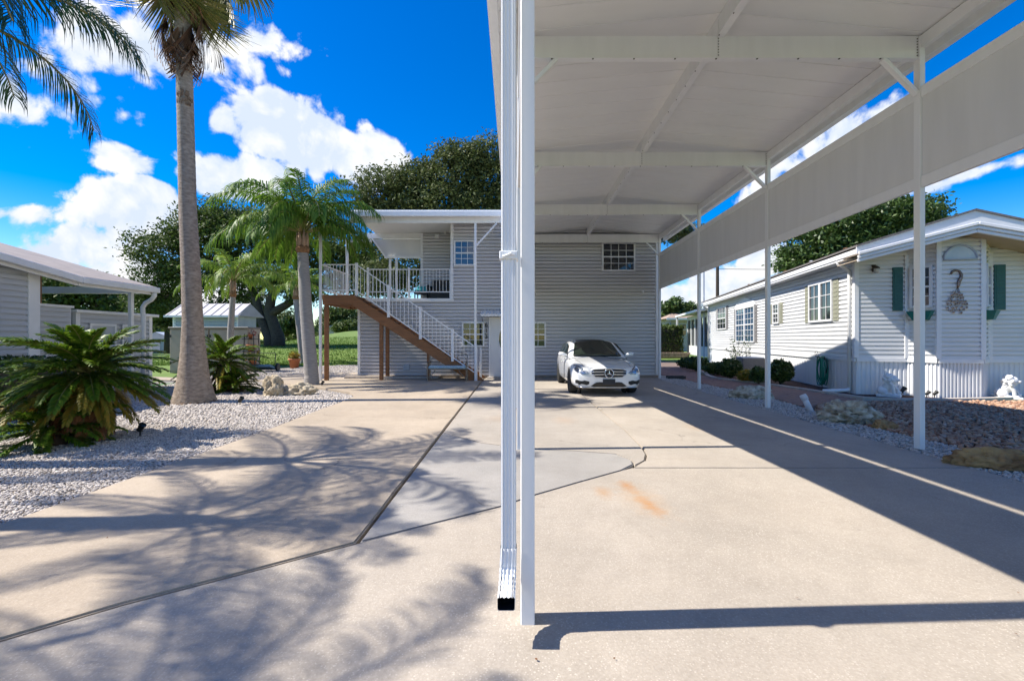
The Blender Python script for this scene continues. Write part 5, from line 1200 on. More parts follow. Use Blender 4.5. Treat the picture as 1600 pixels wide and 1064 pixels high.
MB().box(-3.0, 1.0, 0, 4, 0, 1.6).build('wall', 'blue_shed', bs, False, False); m = MB(); m.add([(-3.2, -.2, 1.55), (1.2, -.2, 1.55), (-1.0, -.2, 2.4), (-3.2, 4.2, 1.55), (1.2, 4.2, 1.55), (-1.0, 4.2, 2.4)], [(0, 2, 5, 3), (1, 4, 5, 2), (0, 1, 2), (3, 5, 4), (0, 3, 4, 1)]); m.build('roof', 'shed_grey', bs, False, False)
MB().box(-1.6, -.6, -.05, -.01, 0, 1.4).build('door', 'shed_grey', bs, False, False)
# ---- flower pots, plant stand, cart
def pot(mb, c, r, h): mb.lathe([(r*.68, 0), (r*.95, h*.80), (r*1.05, h*.80), (r*1.08, h), (r*.95, h), (r*.9, h*.86), (0, h*.85)], 16, c)
p = G(460, 574.5); t = thing('flower_pot', 'orange terracotta pot with dry plant on the gravel by the lawn', 'flower pot', (p.x, p.y, -.03))
m = MB(); pot(m, (0, 0, 0), .28, .50); m.build('pot', 'terracotta', t, True, False)
def leaf_cards(n, spread, size, seed, mname, name, base=0.0, dens=None, up=.3):
    rng = np.random.default_rng(seed); c = rng.normal(size=(n, 3)); c /= np.linalg.norm(c, axis=1)[:, None]; c *= rng.uniform(.45, 1, (n, 1))**.6
    c = c*np.array(spread); return cards(c+np.array([0, 0, base]), size, rng, mname, name, up)
def cards(c, size, rng, mname, name, up=.3, asp=.55):
    n = len(c); nm = rng.normal(size=(n, 3)); nm[:, 2] = np.abs(nm[:, 2])+up; nm /= np.linalg.norm(nm, axis=1)[:, None]
    t = np.cross(nm, rng.normal(size=(n, 3))); t /= np.linalg.norm(t, axis=1)[:, None]; b = np.cross(nm, t)
    s = size*rng.uniform(.6, 1.3, (n, 1)); tip = t*s; wd = b*s*asp
    V = np.stack([c-tip, c+wd*.8-tip*.1, c+tip-nm*s*.25, c-wd*.8-tip*.1], 1).reshape(-1, 3)
    return np_mesh(name, V, np.arange(4*n).reshape(-1, 4), mname)
link('plant', leaf_cards(160, (.30, .30, .26), .09, 5, 'sago_old', 'plant', .62), t); link('flowers', leaf_cards(50, (.30, .26, .12), .06, 6, 'red_flower', 'flowers', .60), t)
ps2 = thing('plant_stand', 'dark plant stand stacked with terracotta pots beside the tan cabinet', 'plant stand', (W(393, 0, 20.6).x, 20.6, -.05))
m = MB()
for sx_ in (-.28, .28):
    for sy_ in (-.2, .2): m.tube([(sx_, sy_, 0), (sx_*.7, sy_, 1.75)], .02, 6)
for z in (.35, .95, 1.5): m.box(-.30, .30, -.24, .24, z, z+.03)
m.build('frame', 'black', ps2, False, False)
for x, z, r in ((-.14, .38, .15), (.13, .38, .13), (0, .98, .20), (-.05, 1.53, .14)):
    m = MB(); pot(m, (x, -.05, z), r, r*1.5); m.build('pot', 'terracotta', ps2, True, False)
link('plant', leaf_cards(120, (.35, .25, .35), .08, 8, 'sago_old', 'plant', .85), ps2); link('flowers', leaf_cards(70, (.26, .2, .2), .06, 9, 'red_flower', 'flowers', .66), ps2)
link('flowers', leaf_cards(60, (.26, .2, .14), .06, 10, 'red_flower', 'flowers', 1.8), ps2)
ct = thing('garden_cart', 'low blue-grey garden cart with black wheels by the lawn edge', 'cart', (W(412, 0, 21).x, 21, -.05), R(8))
MB().obox((0, 0, .22), (.42, 0, 0), (0, .38, -.10), (0, .03, .05), .01).build('tray', 'blue_tarp', ct, False, False)
for sx_ in (-.44, .48):
    m = MB(); m.tube([(sx_-.04, .38, .19), (sx_+.04, .38, .19)], .20, 16); m.build('wheel', 'black', ct, False, False)
m = MB(); m.tube([(-.42, .38, .19), (.46, .38, .19)], .02, 6); m.build('axle', 'dark_metal', ct, False, False)
m = MB(); m.tube([(-.35, .40, .2), (-.38, .55, .85)], .018, 6); m.tube([(.35, .40, .2), (.32, .55, .85)], .018, 6); m.tube([(-.38, .55, .85), (.32, .55, .85)], .018, 6); m.build('handle', 'black', ct, False, False)

# ================================================================== ROCKS
def boulder(name, lab, loc, r, seed, m, rough=.35, holes=0.0, rz=0, pieces=None):
    bm = bmesh.new()
    bmesh.ops.create_icosphere(bm, subdivisions=5, radius=1)
    for v in bm.verts:
        d = v.co.normalized(); q = Vector(d)*1.4+Vector((seed*7.3, seed*3.1, 0))
        k = 1+rough*mnoise.fractal(q, 1.0, 2.0, 5)*1.1+.05*mnoise.fractal(d*6+Vector((seed, 2, 1)), 1.0, 2.0, 4)
        if holes:
            h = mnoise.noise(d*4.2+Vector((seed, 0, 9))); h2 = mnoise.noise(d*8.5+Vector((3, seed, 1))); k -= holes*(max(0, h-.06)*1.5+max(0, h2-.15)*.8)
        z = d*k; v.co = Vector((z.x*r[0], z.y*r[1], max(z.z, -.35)*r[2]))
        if pieces: v.co = pieces(v.co)
    me = bpy.data.meshes.new(name); bm.to_mesh(me); bm.free(); me.materials.append(MATS[m]); me.shade_smooth()
    o = link(name, me, None, loc, (0, 0, rz)); tag(o, lab, 'boulder', 'landscape boulders'); return o
p = G(424, 618); boulder('boulder', 'tall pale limestone lump, left half of the pair by the queen palm', (p.x+.0, p.y+.18, .10), (.27, .24, .40), 8, 'boulder', .30, .3)
p = G(462, 617); boulder('boulder', 'long low pale boulder between the limestone lump and the queen palm', (p.x+.0, p.y+.18, .07), (.46, .22, .22), 2, 'boulder', .30, .25, R(8))
p = G(1340, 662); boulder('boulder', 'pitted white and yellow boulder at the edge of the brown rock', (p.x, p.y+.25, .08), (.46, .27, .27), 3, 'boulder_lichen', .26, .9, R(-30))
p = G(1381, 668); boulder('boulder', 'small rust brown rock touching the pitted boulder', (p.x+.02, p.y+.02, -.01), (.20, .15, .13), 4, 'boulder_rust', .3, .2)
p = G(1568, 736); boulder('boulder', 'rusty yellow boulder at the right edge on pale gravel', (p.x+.08, p.y+.18, .05), (.42, .15, .16), 5, 'boulder_rust', .24, .45, R(-18))
p = G(1180, 623); boulder('boulder', 'low tan boulder behind the second carport post', (p.x+.05, p.y+.25, .05), (.50, .26, .24), 6, 'boulder_lichen', .24, .4, R(-20))

# ================================================================== PALMS
def frond(L, el, droop, nl, ll, lw, seed, mleaf, hang=.9, spread=.5, start=.16, side_up=.0, taper=.45, pw_=1.25):
    """one feather leaf growing along +x: returns (rachis mesh, leaflets mesh)"""
    rg = np.random.default_rng(seed); n = 22; pts = [np.zeros(3)]; ang = []
    for i in range(n):
        t = i/n; a = el-droop*t**pw_; ang.append(a); pts.append(pts[-1]+np.array([math.cos(a), 0, math.sin(a)])*L/n)
    pts = np.array(pts); ang.append(ang[-1])
    mb = MB(); mb.tube([tuple(p) for p in pts[::2]], [.030*L/2.5*(1-.85*i/(len(pts[::2])-1))+.003 for i in range(len(pts[::2]))], 5)
    V = []; Fq = []
    for s in (-1, 1):
        for k in range(nl):
            t = start+(1-start)*(k+rg.uniform(0, .8))/nl; f = t*n; i = min(int(f), n-1); p = pts[i]+(pts[i+1]-pts[i])*(f-i); a = ang[i]
            fwd = np.array([math.cos(a), 0, math.sin(a)]); up = np.array([-math.sin(a), 0, math.cos(a)]); sd = np.array([0, s, 0.])
            l = ll*(1-taper*abs(2*t-.95)**2)*rg.uniform(.85, 1.1)
            d0 = sd*.8+fwd*(spread+.5*t)+up*(side_up+rg.normal(0, .25)); d0 /= np.linalg.norm(d0)
            d1 = d0*(1-hang*.5)+np.array([0, 0, -hang*.62*rg.uniform(.7, 1.3)]); d1 /= np.linalg.norm(d1)
            d2 = d0*(1-hang)+np.array([0, 0, -hang*1.5])+1e-6; d2 /= np.linalg.norm(d2)
            q0 = p; q1 = p+d0*l*.35; q2 = q1+d1*l*.35; q3 = q2+d2*l*.33
            wv_ = np.cross(d1, sd*.3+up); wv_ = wv_/(np.linalg.norm(wv_)+1e-9)*lw*.5
            b = len(V); V += [q0-wv_*.5, q0+wv_*.5, q1-wv_, q1+wv_, q2-wv_*.8, q2+wv_*.8, q3-wv_*.08, q3+wv_*.08]
            Fq += [(b, b+1, b+3, b+2), (b+2, b+3, b+5, b+4), (b+4, b+5, b+7, b+6)]
    return mb.mesh('rachis', 'rachis', True), np_mesh('leaflets', np.array(V), np.array(Fq), mleaf)
def ringtrunk(parent, pts, rads, mname, ring=.0, pitch=.1, name='trunk', n=18):
    P = [Vector(p) for p in pts]; out = []; rr = []
    L = sum((P[i+1]-P[i]).length for i in range(len(P)-1)); m_ = max(8, int(L/(pitch/2)))
    for i in range(m_+1):
        t = i/m_*(len(P)-1); j = min(int(t), len(P)-2); f = t-j; f2 = f
        out.append(P[j].lerp(P[j+1], f2)); rr.append((rads[j]+(rads[j+1]-rads[j])*f)*(1+ring*(1 if i % 2 else -1)*random.uniform(.4, 1)))
    mb = MB(); mb.tube(out, rr, n); return mb.build(name, mname, parent, True)
def palm(name, lab, base, top, r0, r1, fr, nf, seed, mtrunk='bark_queen', els=None, group='queen palms', boots=True, scale=1.0, azs=None):
    t = thing(name, lab, 'palm tree', base, 0, group); B, T = Vector(base), Vector(top); rg = random.Random(seed)
    mid = B.lerp(T, .5)+Vector((rg.uniform(-.08, .08), 0, 0))
    ringtrunk(t, [B+Vector((0, 0, -.1)), B+Vector((0, 0, .25)), mid, T-Vector((0, 0, .55))], [r0*1.18, r0, (r0+r1)/2, r1], mtrunk, .025, .16)
    if boots:
        m = MB(); m.tube([T-Vector((0, 0, .62)), T-Vector((0, 0, .50)), T-Vector((0, 0, .38))], [r1*1.05, r1*1.32, r1*1.1], 14); m.build('fibre_collar', 'fibre', t, True)
        for k in range(7):
            a = 2*math.pi*k/7; d = Vector((math.cos(a), math.sin(a), 0)); m = MB(); m.tube([T-Vector((0, 0, .42))+d*r1*.75, T-Vector((0, 0, .15))+d*r1*.85, T+Vector((0, 0, .14))+d*r1*.95], [r1*.42, r1*.36, r1*.10], 8); m.build('leaf_base', 'boot', t, True)
    for k in range(nf):
        az = (k*2.399+rg.uniform(-.25, .25)) if azs is None else azs[k % len(azs)]+rg.uniform(-.12, .12)
        vi = int(len(fr)*k/nf) if azs is None else k % len(fr)
        rc, lf = fr[min(vi, len(fr)-1)]; s = scale*rg.uniform(.88, 1.08); l_ = T-B
        o = link('frond', rc, t, (l_.x, l_.y, l_.z), (rg.uniform(-.15, .15), 0, az), (s,)*3); link('leaflets', lf, o)
    return t
def qset(seed, mleaf, L=2.7, nl=64, ll=.62, lw=.034):
    return [frond(L*.9, R(76), R(95), nl, ll*.85, lw, seed+1, mleaf, .7), frond(L, R(64), R(112), nl, ll, lw, seed+2, mleaf, .85), frond(L, R(52), R(120), nl, ll, lw, seed+3, mleaf, .95),
            frond(L, R(36), R(115), nl, ll, lw, seed+4, mleaf, 1.0), frond(L*.95, R(24), R(92), nl, ll*.9, lw, seed+5, mleaf, .95)]
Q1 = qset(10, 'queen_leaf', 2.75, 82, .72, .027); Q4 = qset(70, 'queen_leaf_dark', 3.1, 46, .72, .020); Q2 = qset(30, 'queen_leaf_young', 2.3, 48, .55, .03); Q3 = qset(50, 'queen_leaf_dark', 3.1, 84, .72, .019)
b = G(487, 601); tp = W(473, 366, b.y)
palm('queen_palm', 'full green queen palm with ringed grey trunk left of the staircase', b, tp, .215, .165, Q1, 31, 4, scale=1.06)
b = Vector((W(359, 0, 18).x, 18, -.03)); palm('queen_palm', 'young bright green palm with orange fibrous trunk behind the sago', b, W(364, 440, 18), .13, .10, Q2, 15, 7, scale=1.05)
b = Vector((W(473, 0, 27).x, 27, 0)); palm('queen_palm', 'slim palm standing behind the ringed trunk at the lawn edge', b, W(462, 452, 27), .19, .15, Q2, 14, 9, scale=1.15)
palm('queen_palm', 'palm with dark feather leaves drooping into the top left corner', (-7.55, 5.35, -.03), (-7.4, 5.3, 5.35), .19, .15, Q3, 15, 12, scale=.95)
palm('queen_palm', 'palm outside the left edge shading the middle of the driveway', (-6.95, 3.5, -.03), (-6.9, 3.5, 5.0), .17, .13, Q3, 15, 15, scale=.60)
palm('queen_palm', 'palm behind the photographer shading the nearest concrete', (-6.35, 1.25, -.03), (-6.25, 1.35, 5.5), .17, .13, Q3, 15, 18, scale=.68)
# ---- tall fan palm
b = G(303, 627); t = thing('fan_palm', 'tall fan palm with thick tapering trunk and brown hanging skirt', 'palm tree', b); sW = b.y/F
prof = [(303, 632, 33), (303, 615, 27), (302.5, 590, 21.5), (302, 550, 17), (301, 500, 14), (298, 420, 13), (293.5, 330, 12), (291, 230, 11.5), (288.5, 130, 11.2), (285.5, 40, 10.5), (283.5, -75, 10)]
P = [W(px, py, b.y) for px, py, r in prof]; P[0].z = -.08
tr = ringtrunk(t, P, [r*sW for _, _, r in prof], 'bark_palm', .012, .10, n=24)
m = MB(); 
rg = random.Random(3)
n_ = 40; zz = [-.10, .0, .06, .12, .18, .24]
V_ = []
for q, z in enumerate(zz):
    for k in range(n_): a = 2*math.pi*k/n_; r = (.52-.055*q+(.02 if q < 2 else 0))*(1+rg.uniform(-.07, .07)); V_.append((b.x+r*math.cos(a), b.y+r*math.sin(a), z+rg.uniform(-.02, .02)))
m.add(V_, [(q*n_+k, q*n_+(k+1) % n_, (q+1)*n_+(k+1) % n_, (q+1)*n_+k) for q in range(len(zz)-1) for k in range(n_)])
m.build('root_collar', 'bark_base', t, True)
m = MB(); c = W(290.5, 157, b.y); 
for k in range(26): a = rg.uniform(2.6, 6.2); z = c.z+rg.uniform(-.15, .15); r = .172; m.obox((c.x+r*math.cos(a), c.y+r*math.sin(a), z), (.03*math.sin(a), -.03*math.cos(a), .01), (.012*math.cos(a), .012*math.sin(a), 0), (0, 0, .035))
m.build('bark_scar', 'rust_red' if False else 'bark_base', t)
def fan(Rr, nseg, mname, seed, droop, width=2.6, pet=1.0, fold=.0):
    rg = np.random.default_rng(seed); V = []; Fq = []
    for k in range(nseg):
        a = -width/2+width*(k+.5)/nseg; l = Rr*(1-.25*abs(a/width*2)**2)*rg.uniform(.88, 1.1); d = np.array([math.cos(a), math.sin(a), 0.0])
        w = .5*Rr*width/nseg*.62; sd = np.array([-math.sin(a), math.cos(a), 0]); pts = []; 
        for i, f in enumerate((0, .30, .58, .80, 1.0)):
            z = -droop*l*f**2.2*rg.uniform(.85, 1.15)-fold*abs(a)*.25*f*l; rad = l*(f-.10*droop*f**3)
            pts.append(d*rad+np.array([pet, 0, z])); 
        ws = [w*.15, w*.8, w, w*.55, w*.06]; b = len(V)
        for p, x in zip(pts, ws): V += [p-sd*x+np.array([0, 0, .012]), p+sd*x-np.array([0, 0, .012])]
        for i in range(4): Fq.append((b+2*i, b+2*i+1, b+2*i+3, b+2*i+2))
    mb = MB(); mb.tube([(0, 0, 0), (pet*.5, 0, .04), (pet*1.1, 0, 0)], [.035, .022, .012], 5)
    return mb.mesh('petiole', 'rachis' if 'dead' not in mname else 'fan_dead', True), np_mesh('fan_blade', np.array(V), np.array(Fq), mname)
FL = [fan(1.05, 34, 'fan_leaf', s, dr, 2.6, 1.15, .5) for s, dr in ((1, .5), (2, .95), (3, 1.3))]; FD = [fan(1.05, 26, 'fan_dead', s, dr, 1.0, .55, 1.2) for s, dr in ((4, .3), (5, .5))]
tp = W(283, -88, b.y)-b; rg = random.Random(21)
for k in range(20):
    az = k*2.399; pit = -.95+1.5*(1-k/20)*0+[-.9, -.6, -.2, .25, .65, 1.05][k*6//20]; pm, fb = FL[min(2, 2-(k*3//20))]
    o = link('frond', pm, t, tp+Vector((0, 0, .15+.012*k)), (rg.uniform(-.3, .3), -pit, az), (1, 1, 1)); link('fan_blade', fb, o)
for px, py, az, pit in ((272, -6, 3.2, -1.30), (275, 0, 3.5, -1.42), (271, -14, 2.9, -1.15), (276, 4, 2.6, -1.45), (294, -4, -.2, -1.32), (296, 6, -.6, -1.4), (295, 0, .3, -1.28), (292, 10, .9, -1.45), (290, -2, -1.3, -1.4), (283, -5, -1.9, -1.45), (285, 0, 1.6, -1.4), (298, -10, .0, -1.12)):
    pm, fb = FD[(px+py) % 2]; c = W(px, py, b.y)-b
    o = link('dead_frond', pm, t, c, (rg.uniform(-.5, .5), -pit, az), (1.12,)*3); link('fan_blade', fb, o)
# ---- sago palms
def sago(lab, base, trunk, L, counts, seed, droop=1.0):
    t = thing('sago_palm', lab, 'sago palm', base, 0, 'sago palms'); rg = random.Random(seed)
    m = MB(); m.lathe([(.10, -.05), (.20, .05), (.19, trunk*.6), (.15, trunk), (0, trunk+.04)], 14); m.build('trunk', 'sago_trunk', t, True, False)
    mk = lambda el, dr, s, mt, k=1.0: frond(L*k, R(el), R(dr), 70, .155, .027, s, mt, .25, .75, .18, .30, .5, 1.0)
    lay = [[mk(70, 55, seed+1, 'sago_leaf', .8), 76], [mk(46, 52, seed+2, 'sago_leaf'), 46], [mk(26, 48, seed+3, 'sago_leaf', 1.05), 26], [mk(6, 45, seed+4, 'sago_leaf', 1.05), 6], [mk(-8, 42, seed+5, 'sago_old', 1.05), -8], [mk(-30, 42, seed+6, 'sago_old', .95), -30], [mk(-50, 35, seed+7, 'sago_dead', .85), -60]]
    for (fr, el), n in zip(lay, counts):
        off_ = rg.uniform(0, 6.28)
        for k in range(n):
            s = rg.uniform(.85, 1.08); o = link('frond' if el > -50 else 'dead_frond', fr[0], t, (rg.uniform(-.06, .06), rg.uniform(-.06, .06), trunk+.02+.002*el), (rg.uniform(-.25, .25), rg.uniform(-.12, .12), off_+2*math.pi*k/n+rg.uniform(-.1, .1)), (s,)*3); link('leaflets', fr[1], o)
    return t
p = G(122, 690); sago('large sago palm with yellowing lower leaves at the left edge', (p.x, p.y+.15, -.03), .95, .98, (10, 18, 24, 24, 19, 14, 16), 100)
sago('small sago pup with dark leaves at the foot of the large sago', (p.x-.25, p.y-.12, -.03), .14, .82, (5, 8, 10, 9, 0, 0, 3), 140)
p = G(345, 611); sago('sago palm with red brown dead leaves behind the fan palm trunk', (p.x, p.y+.1, -.03), .78, 1.15, (7, 11, 14, 14, 8, 6, 12), 170)
sago('low sago pup beneath the sago with red brown leaves', (p.x+.45, p.y-.05, -.03), .10, .75, (4, 8, 9, 8, 0, 0, 2), 200)

# ================================================================== TREES AND SHRUBS
def oak(name, lab, base, trunks, lobes, nleaf, size, mleaf, seed, group, clump=.55, mbark='oak_bark'):
    t = thing(name, lab, 'tree', base, 0, group); rg = np.random.default_rng(seed); B = np.array(base)
    m = MB(); rr = random.Random(seed)
    for pts, rads in trunks: m.tube([Vector(p)-Vector(base) for p in pts], rads, 10)
    m.build('trunk', mbark, t, True, False)
    tops = [Vector(p[-1]) for p, _ in trunks]; lim = MB()
    for (cx, cy, cz, rx, ry, rz) in lobes:
        c = Vector((cx, cy, cz)); s = min(tops, key=lambda q: (q-c).length); k = 6
        pts = [s.lerp(c, i/k)+Vector((rr.uniform(-.4, .4), rr.uniform(-.4, .4), rr.uniform(-.3, .5)))*(0 if i in (0,) else 1) for i in range(k+1)]
        rads = [.20*(1-.8*i/k)+.02 for i in range(k+1)]; lim.tube([p-Vector(base) for p in pts], rads, 7)
        for _ in range(5):
            e = c+Vector((rr.uniform(-1, 1)*rx, rr.uniform(-1, 1)*ry, rr.uniform(-.7, .8)*rz))*.75; st0 = pts[rr.randint(3, k)]
            mid = st0.lerp(e, .5)+Vector((rr.uniform(-.3, .3), rr.uniform(-.3, .3), rr.uniform(-.1, .5))); lim.tube([st0-Vector(base), mid-Vector(base), e-Vector(base)], [.07, .045, .015], 5)
    lim.build('limbs', mbark, t, True, False)
    vol = np.array([l[3]*l[4]+l[3]*l[5]+l[4]*l[5] for l in lobes]); vol = vol/vol.sum(); C = []
    for l, w in zip(lobes, vol):
        n = int(nleaf*w); nc = max(6, n//38); d = rg.normal(size=(nc, 3)); d /= np.linalg.norm(d, axis=1)[:, None]
        r = rg.uniform(.35, 1.0, (nc, 1))**.45; r *= 1+.22*np.sin(d[:, :1]*5+l[0])*np.cos(d[:, 1:2]*6+l[1])
        cc = d*r*np.array(l[3:])+np.array(l[:3]); idx = rg.integers(0, nc, n); off_ = rg.normal(size=(n, 3))*np.array([clump, clump, clump*.55])
        C.append(cc[idx]+off_)
    C = np.concatenate(C)-B; C = C[C[:, 2] > .4]
    link('crown', cards(C, size, rg, mleaf, 'crown', .25), t)
    return t
def lobe(px, py, Y, rpx, rpy, ry=None, dY=0):
    c = W(px, py, Y); s = Y/F; return (c.x, c.y+dY, c.z, rpx*s, (ry or rpx*s*.8), rpy*s)
# spreading live oak with two trunks behind the palms
Y = 35.0; B = W(425, 540, Y)
oak('oak_tree', 'spreading live oak with two leaning trunks behind the young palm', B,
    [([B+Vector((-.1, 0, -.3)), W(421, 527, Y), W(408, 500, Y), W(401, 472, Y), W(390, 440, Y), W(370, 405, Y)], [.50, .40, .33, .30, .25, .18]),
     ([B+Vector((.45, 0, -.3)), W(434, 525, Y), W(427, 505, Y), W(420, 487, Y), W(424, 465, Y), W(436, 430, Y), W(455, 400, Y)], [.60, .46, .40, .38, .34, .25, .18]),
     ([W(424, 490, Y), W(450, 475, Y), W(490, 450, Y), W(530, 425, Y), W(575, 400, Y)], [.35, .28, .24, .2, .14])],
    [lobe(255, 390, Y, 45, 32), lobe(245, 440, Y, 38, 30), lobe(310, 365, Y, 48, 42), lobe(340, 340, Y, 35, 28), lobe(390, 370, Y, 55, 42), lobe(440, 370, Y, 50, 40), lobe(300, 430, Y, 40, 30), lobe(350, 470, Y, 45, 22, dY=2),
     lobe(490, 395, Y, 45, 34), lobe(535, 410, Y, 40, 30), lobe(580, 400, Y, 40, 32), lobe(560, 440, Y, 40, 22), lobe(470, 450, Y, 40, 26), lobe(400, 430, Y, 45, 28), lobe(230, 475, Y, 30, 22)], 64000, .135, 'oak_leaf', 31, 'live oaks', .42)
Y = 31.0; B = Vector((-4.5, 31.5, .6))
oak('oak_tree', 'tall broad live oak rising behind the grey house roof', B, [([B, B+Vector((.3, 0, 3)), B+Vector((0, 0, 6.5))], [.7, .55, .4])],
    [lobe(600, 300, Y, 48, 36), lobe(640, 305, Y, 45, 30), lobe(660, 285, Y, 38, 34), lobe(700, 275, Y, 52, 46), lobe(735, 262, Y, 42, 38), lobe(765, 245, Y, 34, 30), lobe(780, 290, Y, 50, 50), lobe(715, 240, Y, 24, 20), lobe(575, 310, Y, 24, 20), lobe(690, 320, Y, 60, 26),
     lobe(760, 330, Y, 60, 30), lobe(620, 340, Y, 60, 24), lobe(830, 300, Y, 60, 55), lobe(900, 320, Y, 60, 45), lobe(970, 335, Y, 50, 35), lobe(1040, 350, Y, 48, 24), lobe(1075, 366, Y, 26, 16),
     lobe(640, 420, Y, 60, 30), lobe(600, 440, Y, 45, 30)], 76000, .125, 'oak_leaf_olive', 32, 'live oaks', .36)
Y = 34.0; B = Vector((26, 34, -.07))
oak('oak_tree', 'leafy bright green tree behind the mobile home roof', B, [([B, B+Vector((.2, 0, 3)), B+Vector((-.3, 0, 6))], [.6, .5, .35])],
    [lobe(1260, 385, Y, 42, 36), lobe(1300, 350, Y, 45, 36), lobe(1345, 345, Y, 48, 36), lobe(1400, 340, Y, 45, 32), lobe(1440, 335, Y, 30, 26), lobe(1420, 370, Y, 40, 30), lobe(1350, 390, Y, 60, 30), lobe(1235, 410, Y, 20, 16), lobe(1290, 420, Y, 50, 24), lobe(1450, 350, Y, 22, 18), lobe(1400, 415, Y, 60, 25)], 46000, .165, 'tree_leaf_bright', 33, 'trees beyond the houses', .40)
for px, py, Y, rp_, lab, ml, gz_ in ((1062, 485, 62, 30, 'rounded bright green tree beyond the screened porch', 'tree_leaf_bright', 0), (262, 485, 48, 34, 'grey green tree behind the pale garden shed', 'oak_leaf_olive', 0), (120, 462, 44, 60, 'dark oak seen through the open carport at left', 'oak_leaf', 0), (175, 470, 50, 44, 'dark tree right of the oak behind the left carport', 'oak_leaf', 0),
                               (415, 500, 75, 34, 'light green tree between the oak trunks', 'tree_leaf_bright', 2), (448, 505, 80, 30, 'dark tree on the rise right of the oak trunks', 'oak_leaf', 2), (535, 500, 70, 34, 'dark tree under the stair landing', 'oak_leaf', 2.2), (1032, 520, 58, 16, 'dark tree at the right corner of the grey house', 'oak_leaf', 0), (30, 480, 46, 60, 'oak at the far left behind the grey house', 'oak_leaf', 0), (545, 515, 66, 18, 'small dark bush on the rise', 'oak_leaf', 2)):
    c = W(px, py, Y); s = Y/F; B = Vector((c.x, Y, gz_-.1)); rr = random.Random(px)
    lb = [(c.x+rr.uniform(-.6, .6)*rp_*s, Y+rr.uniform(-1, 1), c.z+rr.uniform(-.45, .35)*rp_*s, rp_*s*.55, rp_*s*.5, rp_*s*.42) for _ in range(7)]
    oak('tree', lab, B, [([B, B.lerp(c, .5), c-Vector((0, 0, .1))], [.35, .28, .2])], lb, 6500, .24, ml, px, 'trees beyond the houses', .36)
def shrub(lab, loc, r, n, size, ml, seed, name='shrub', up=.3):
    t = thing(name, lab, 'shrub', loc, 0, 'garden shrubs'); rg = np.random.default_rng(seed)
    d = rg.normal(size=(n, 3)); d /= np.linalg.norm(d, axis=1)[:, None]; d[:, 2] = np.abs(d[:, 2])*1.0+.0*d[:, 2]; q = rg.uniform(.3, 1, (n, 1))**.35*(1+.12*np.sin(d[:, :1]*9)*np.cos(d[:, 1:2]*8))
    lowmask = rg.uniform(size=n) < .45; d[lowmask, 2] *= -.75
    c = d*q*np.array(r)+np.array([0, 0, r[2]*.95]); c[:, 2] = np.maximum(c[:, 2], .03)
    link('foliage', cards(c, size, rg, ml, 'foliage', up), t)
    m = MB(); rr = random.Random(seed)
    for _ in range(7): m.tube([(0, 0, -.04), (rr.uniform(-.3, .3)*r[0], rr.uniform(-.3, .3)*r[1], r[2]*.8), (rr.uniform(-.7, .7)*r[0], rr.uniform(-.7, .7)*r[1], r[2]*1.5)], [.02, .014, .006], 5)
    m.build('stems', 'oak_bark', t, True, False); return t
for px, py, rw, rh_, lab in ((1226, 600, .42, .42, 'round clipped shrub right of the second carport post'), (1146, 592, .45, .40, 'round shrub left of the air conditioner box'), (1092, 580, .50, .36, 'leftmost low round shrub by the screened porch'), (1078, 576, .5, .3, 'low shrub under the porch screen corner')):
    p = G(px, py); shrub(lab, (p.x, p.y+rw*.6, -.03), (rw, rw, rh_), 2600, .055, 'shrub_leaf', px)
p = G(1170, 596); shrub('grassy yellow green clump in front of the air conditioner', (p.x, p.y, -.03), (.35, .3, .22), 500, .09, 'sago_old', 61, up=0)
p = G(1196, 600); shrub('wispy green clump beside the second carport post', (p.x-.1, p.y+.2, -.03), (.28, .25, .30), 420, .08, 'shrub_leaf', 62, up=0)
p = G(1125, 585); shrub('spiky low plant between the round shrubs', (p.x, p.y+.2, -.03), (.6, .4, .26), 900, .10, 'shrub_leaf', 63, up=0)
# slender shrub with bare stems under the double window
p = onplane(1152, 560, .5); q = NC+ey*p[0]-ex*.5; t = thing('slender_shrub', 'thin open shrub with arching stems under the double window', 'shrub', (q.x, q.y, -.03), 0, 'garden shrubs'); rr = random.Random(9); m = MB(); C = []
for k in range(11):
    a = rr.uniform(0, 6.28); h = rr.uniform(.8, 1.9); sp_ = rr.uniform(.2, .8); pts = [Vector((sp_*math.cos(a)*f**1.5, sp_*math.sin(a)*f**1.5, h*f)) for f in (0, .35, .7, 1)]
    m.tube(pts, [.014, .011, .008, .004], 5); C += [pts[1].lerp(pts[3], rr.random())+Vector((rr.gauss(0, .08), rr.gauss(0, .08), rr.gauss(0, .08))) for _ in range(34)]
m.build('stems', 'oak_bark', t, True, False); link('foliage', cards(np.array([c[:] for c in C]), .055, np.random.default_rng(3), 'shrub_leaf', 'foliage'), t)
# hedges
def hedge(lab, x0, x1, y0, y1, h, n, seed, z=-.05, ml='shrub_leaf', size=.07):
    t = thing('hedge', lab, 'hedge', ((x0+x1)/2, (y0+y1)/2, z)); rg = np.random.default_rng(seed); a, b = (x1-x0)/2, (y1-y0)/2
    P = rg.uniform(-1, 1, (n, 3)); ax = rg.integers(0, 3, n); sg = rg.choice([-1, 1], n); P[np.arange(n), ax] = sg*rg.uniform(.8, 1.06, n)
    c = P*np.array([a, b, h/2])+np.array([0, 0, h/2]); c[:, 2] = np.maximum(c[:, 2], .03); link('foliage', cards(c, size, rg, ml, 'foliage'), t)
    MB().box(-a*.85, a*.85, -b*.85, b*.85, 0, h*.88, .1).build('branches', 'oak_bark', t, False, False); return t
hedge('leafy hedge at the left edge behind the large sago palm', -10.6, -9.0, 7.2, 9.8, 1.15, 5200, 71, ml='shrub_leaf', size=.06)
a, b = W(1034, 0, 36), W(1074, 0, 36)
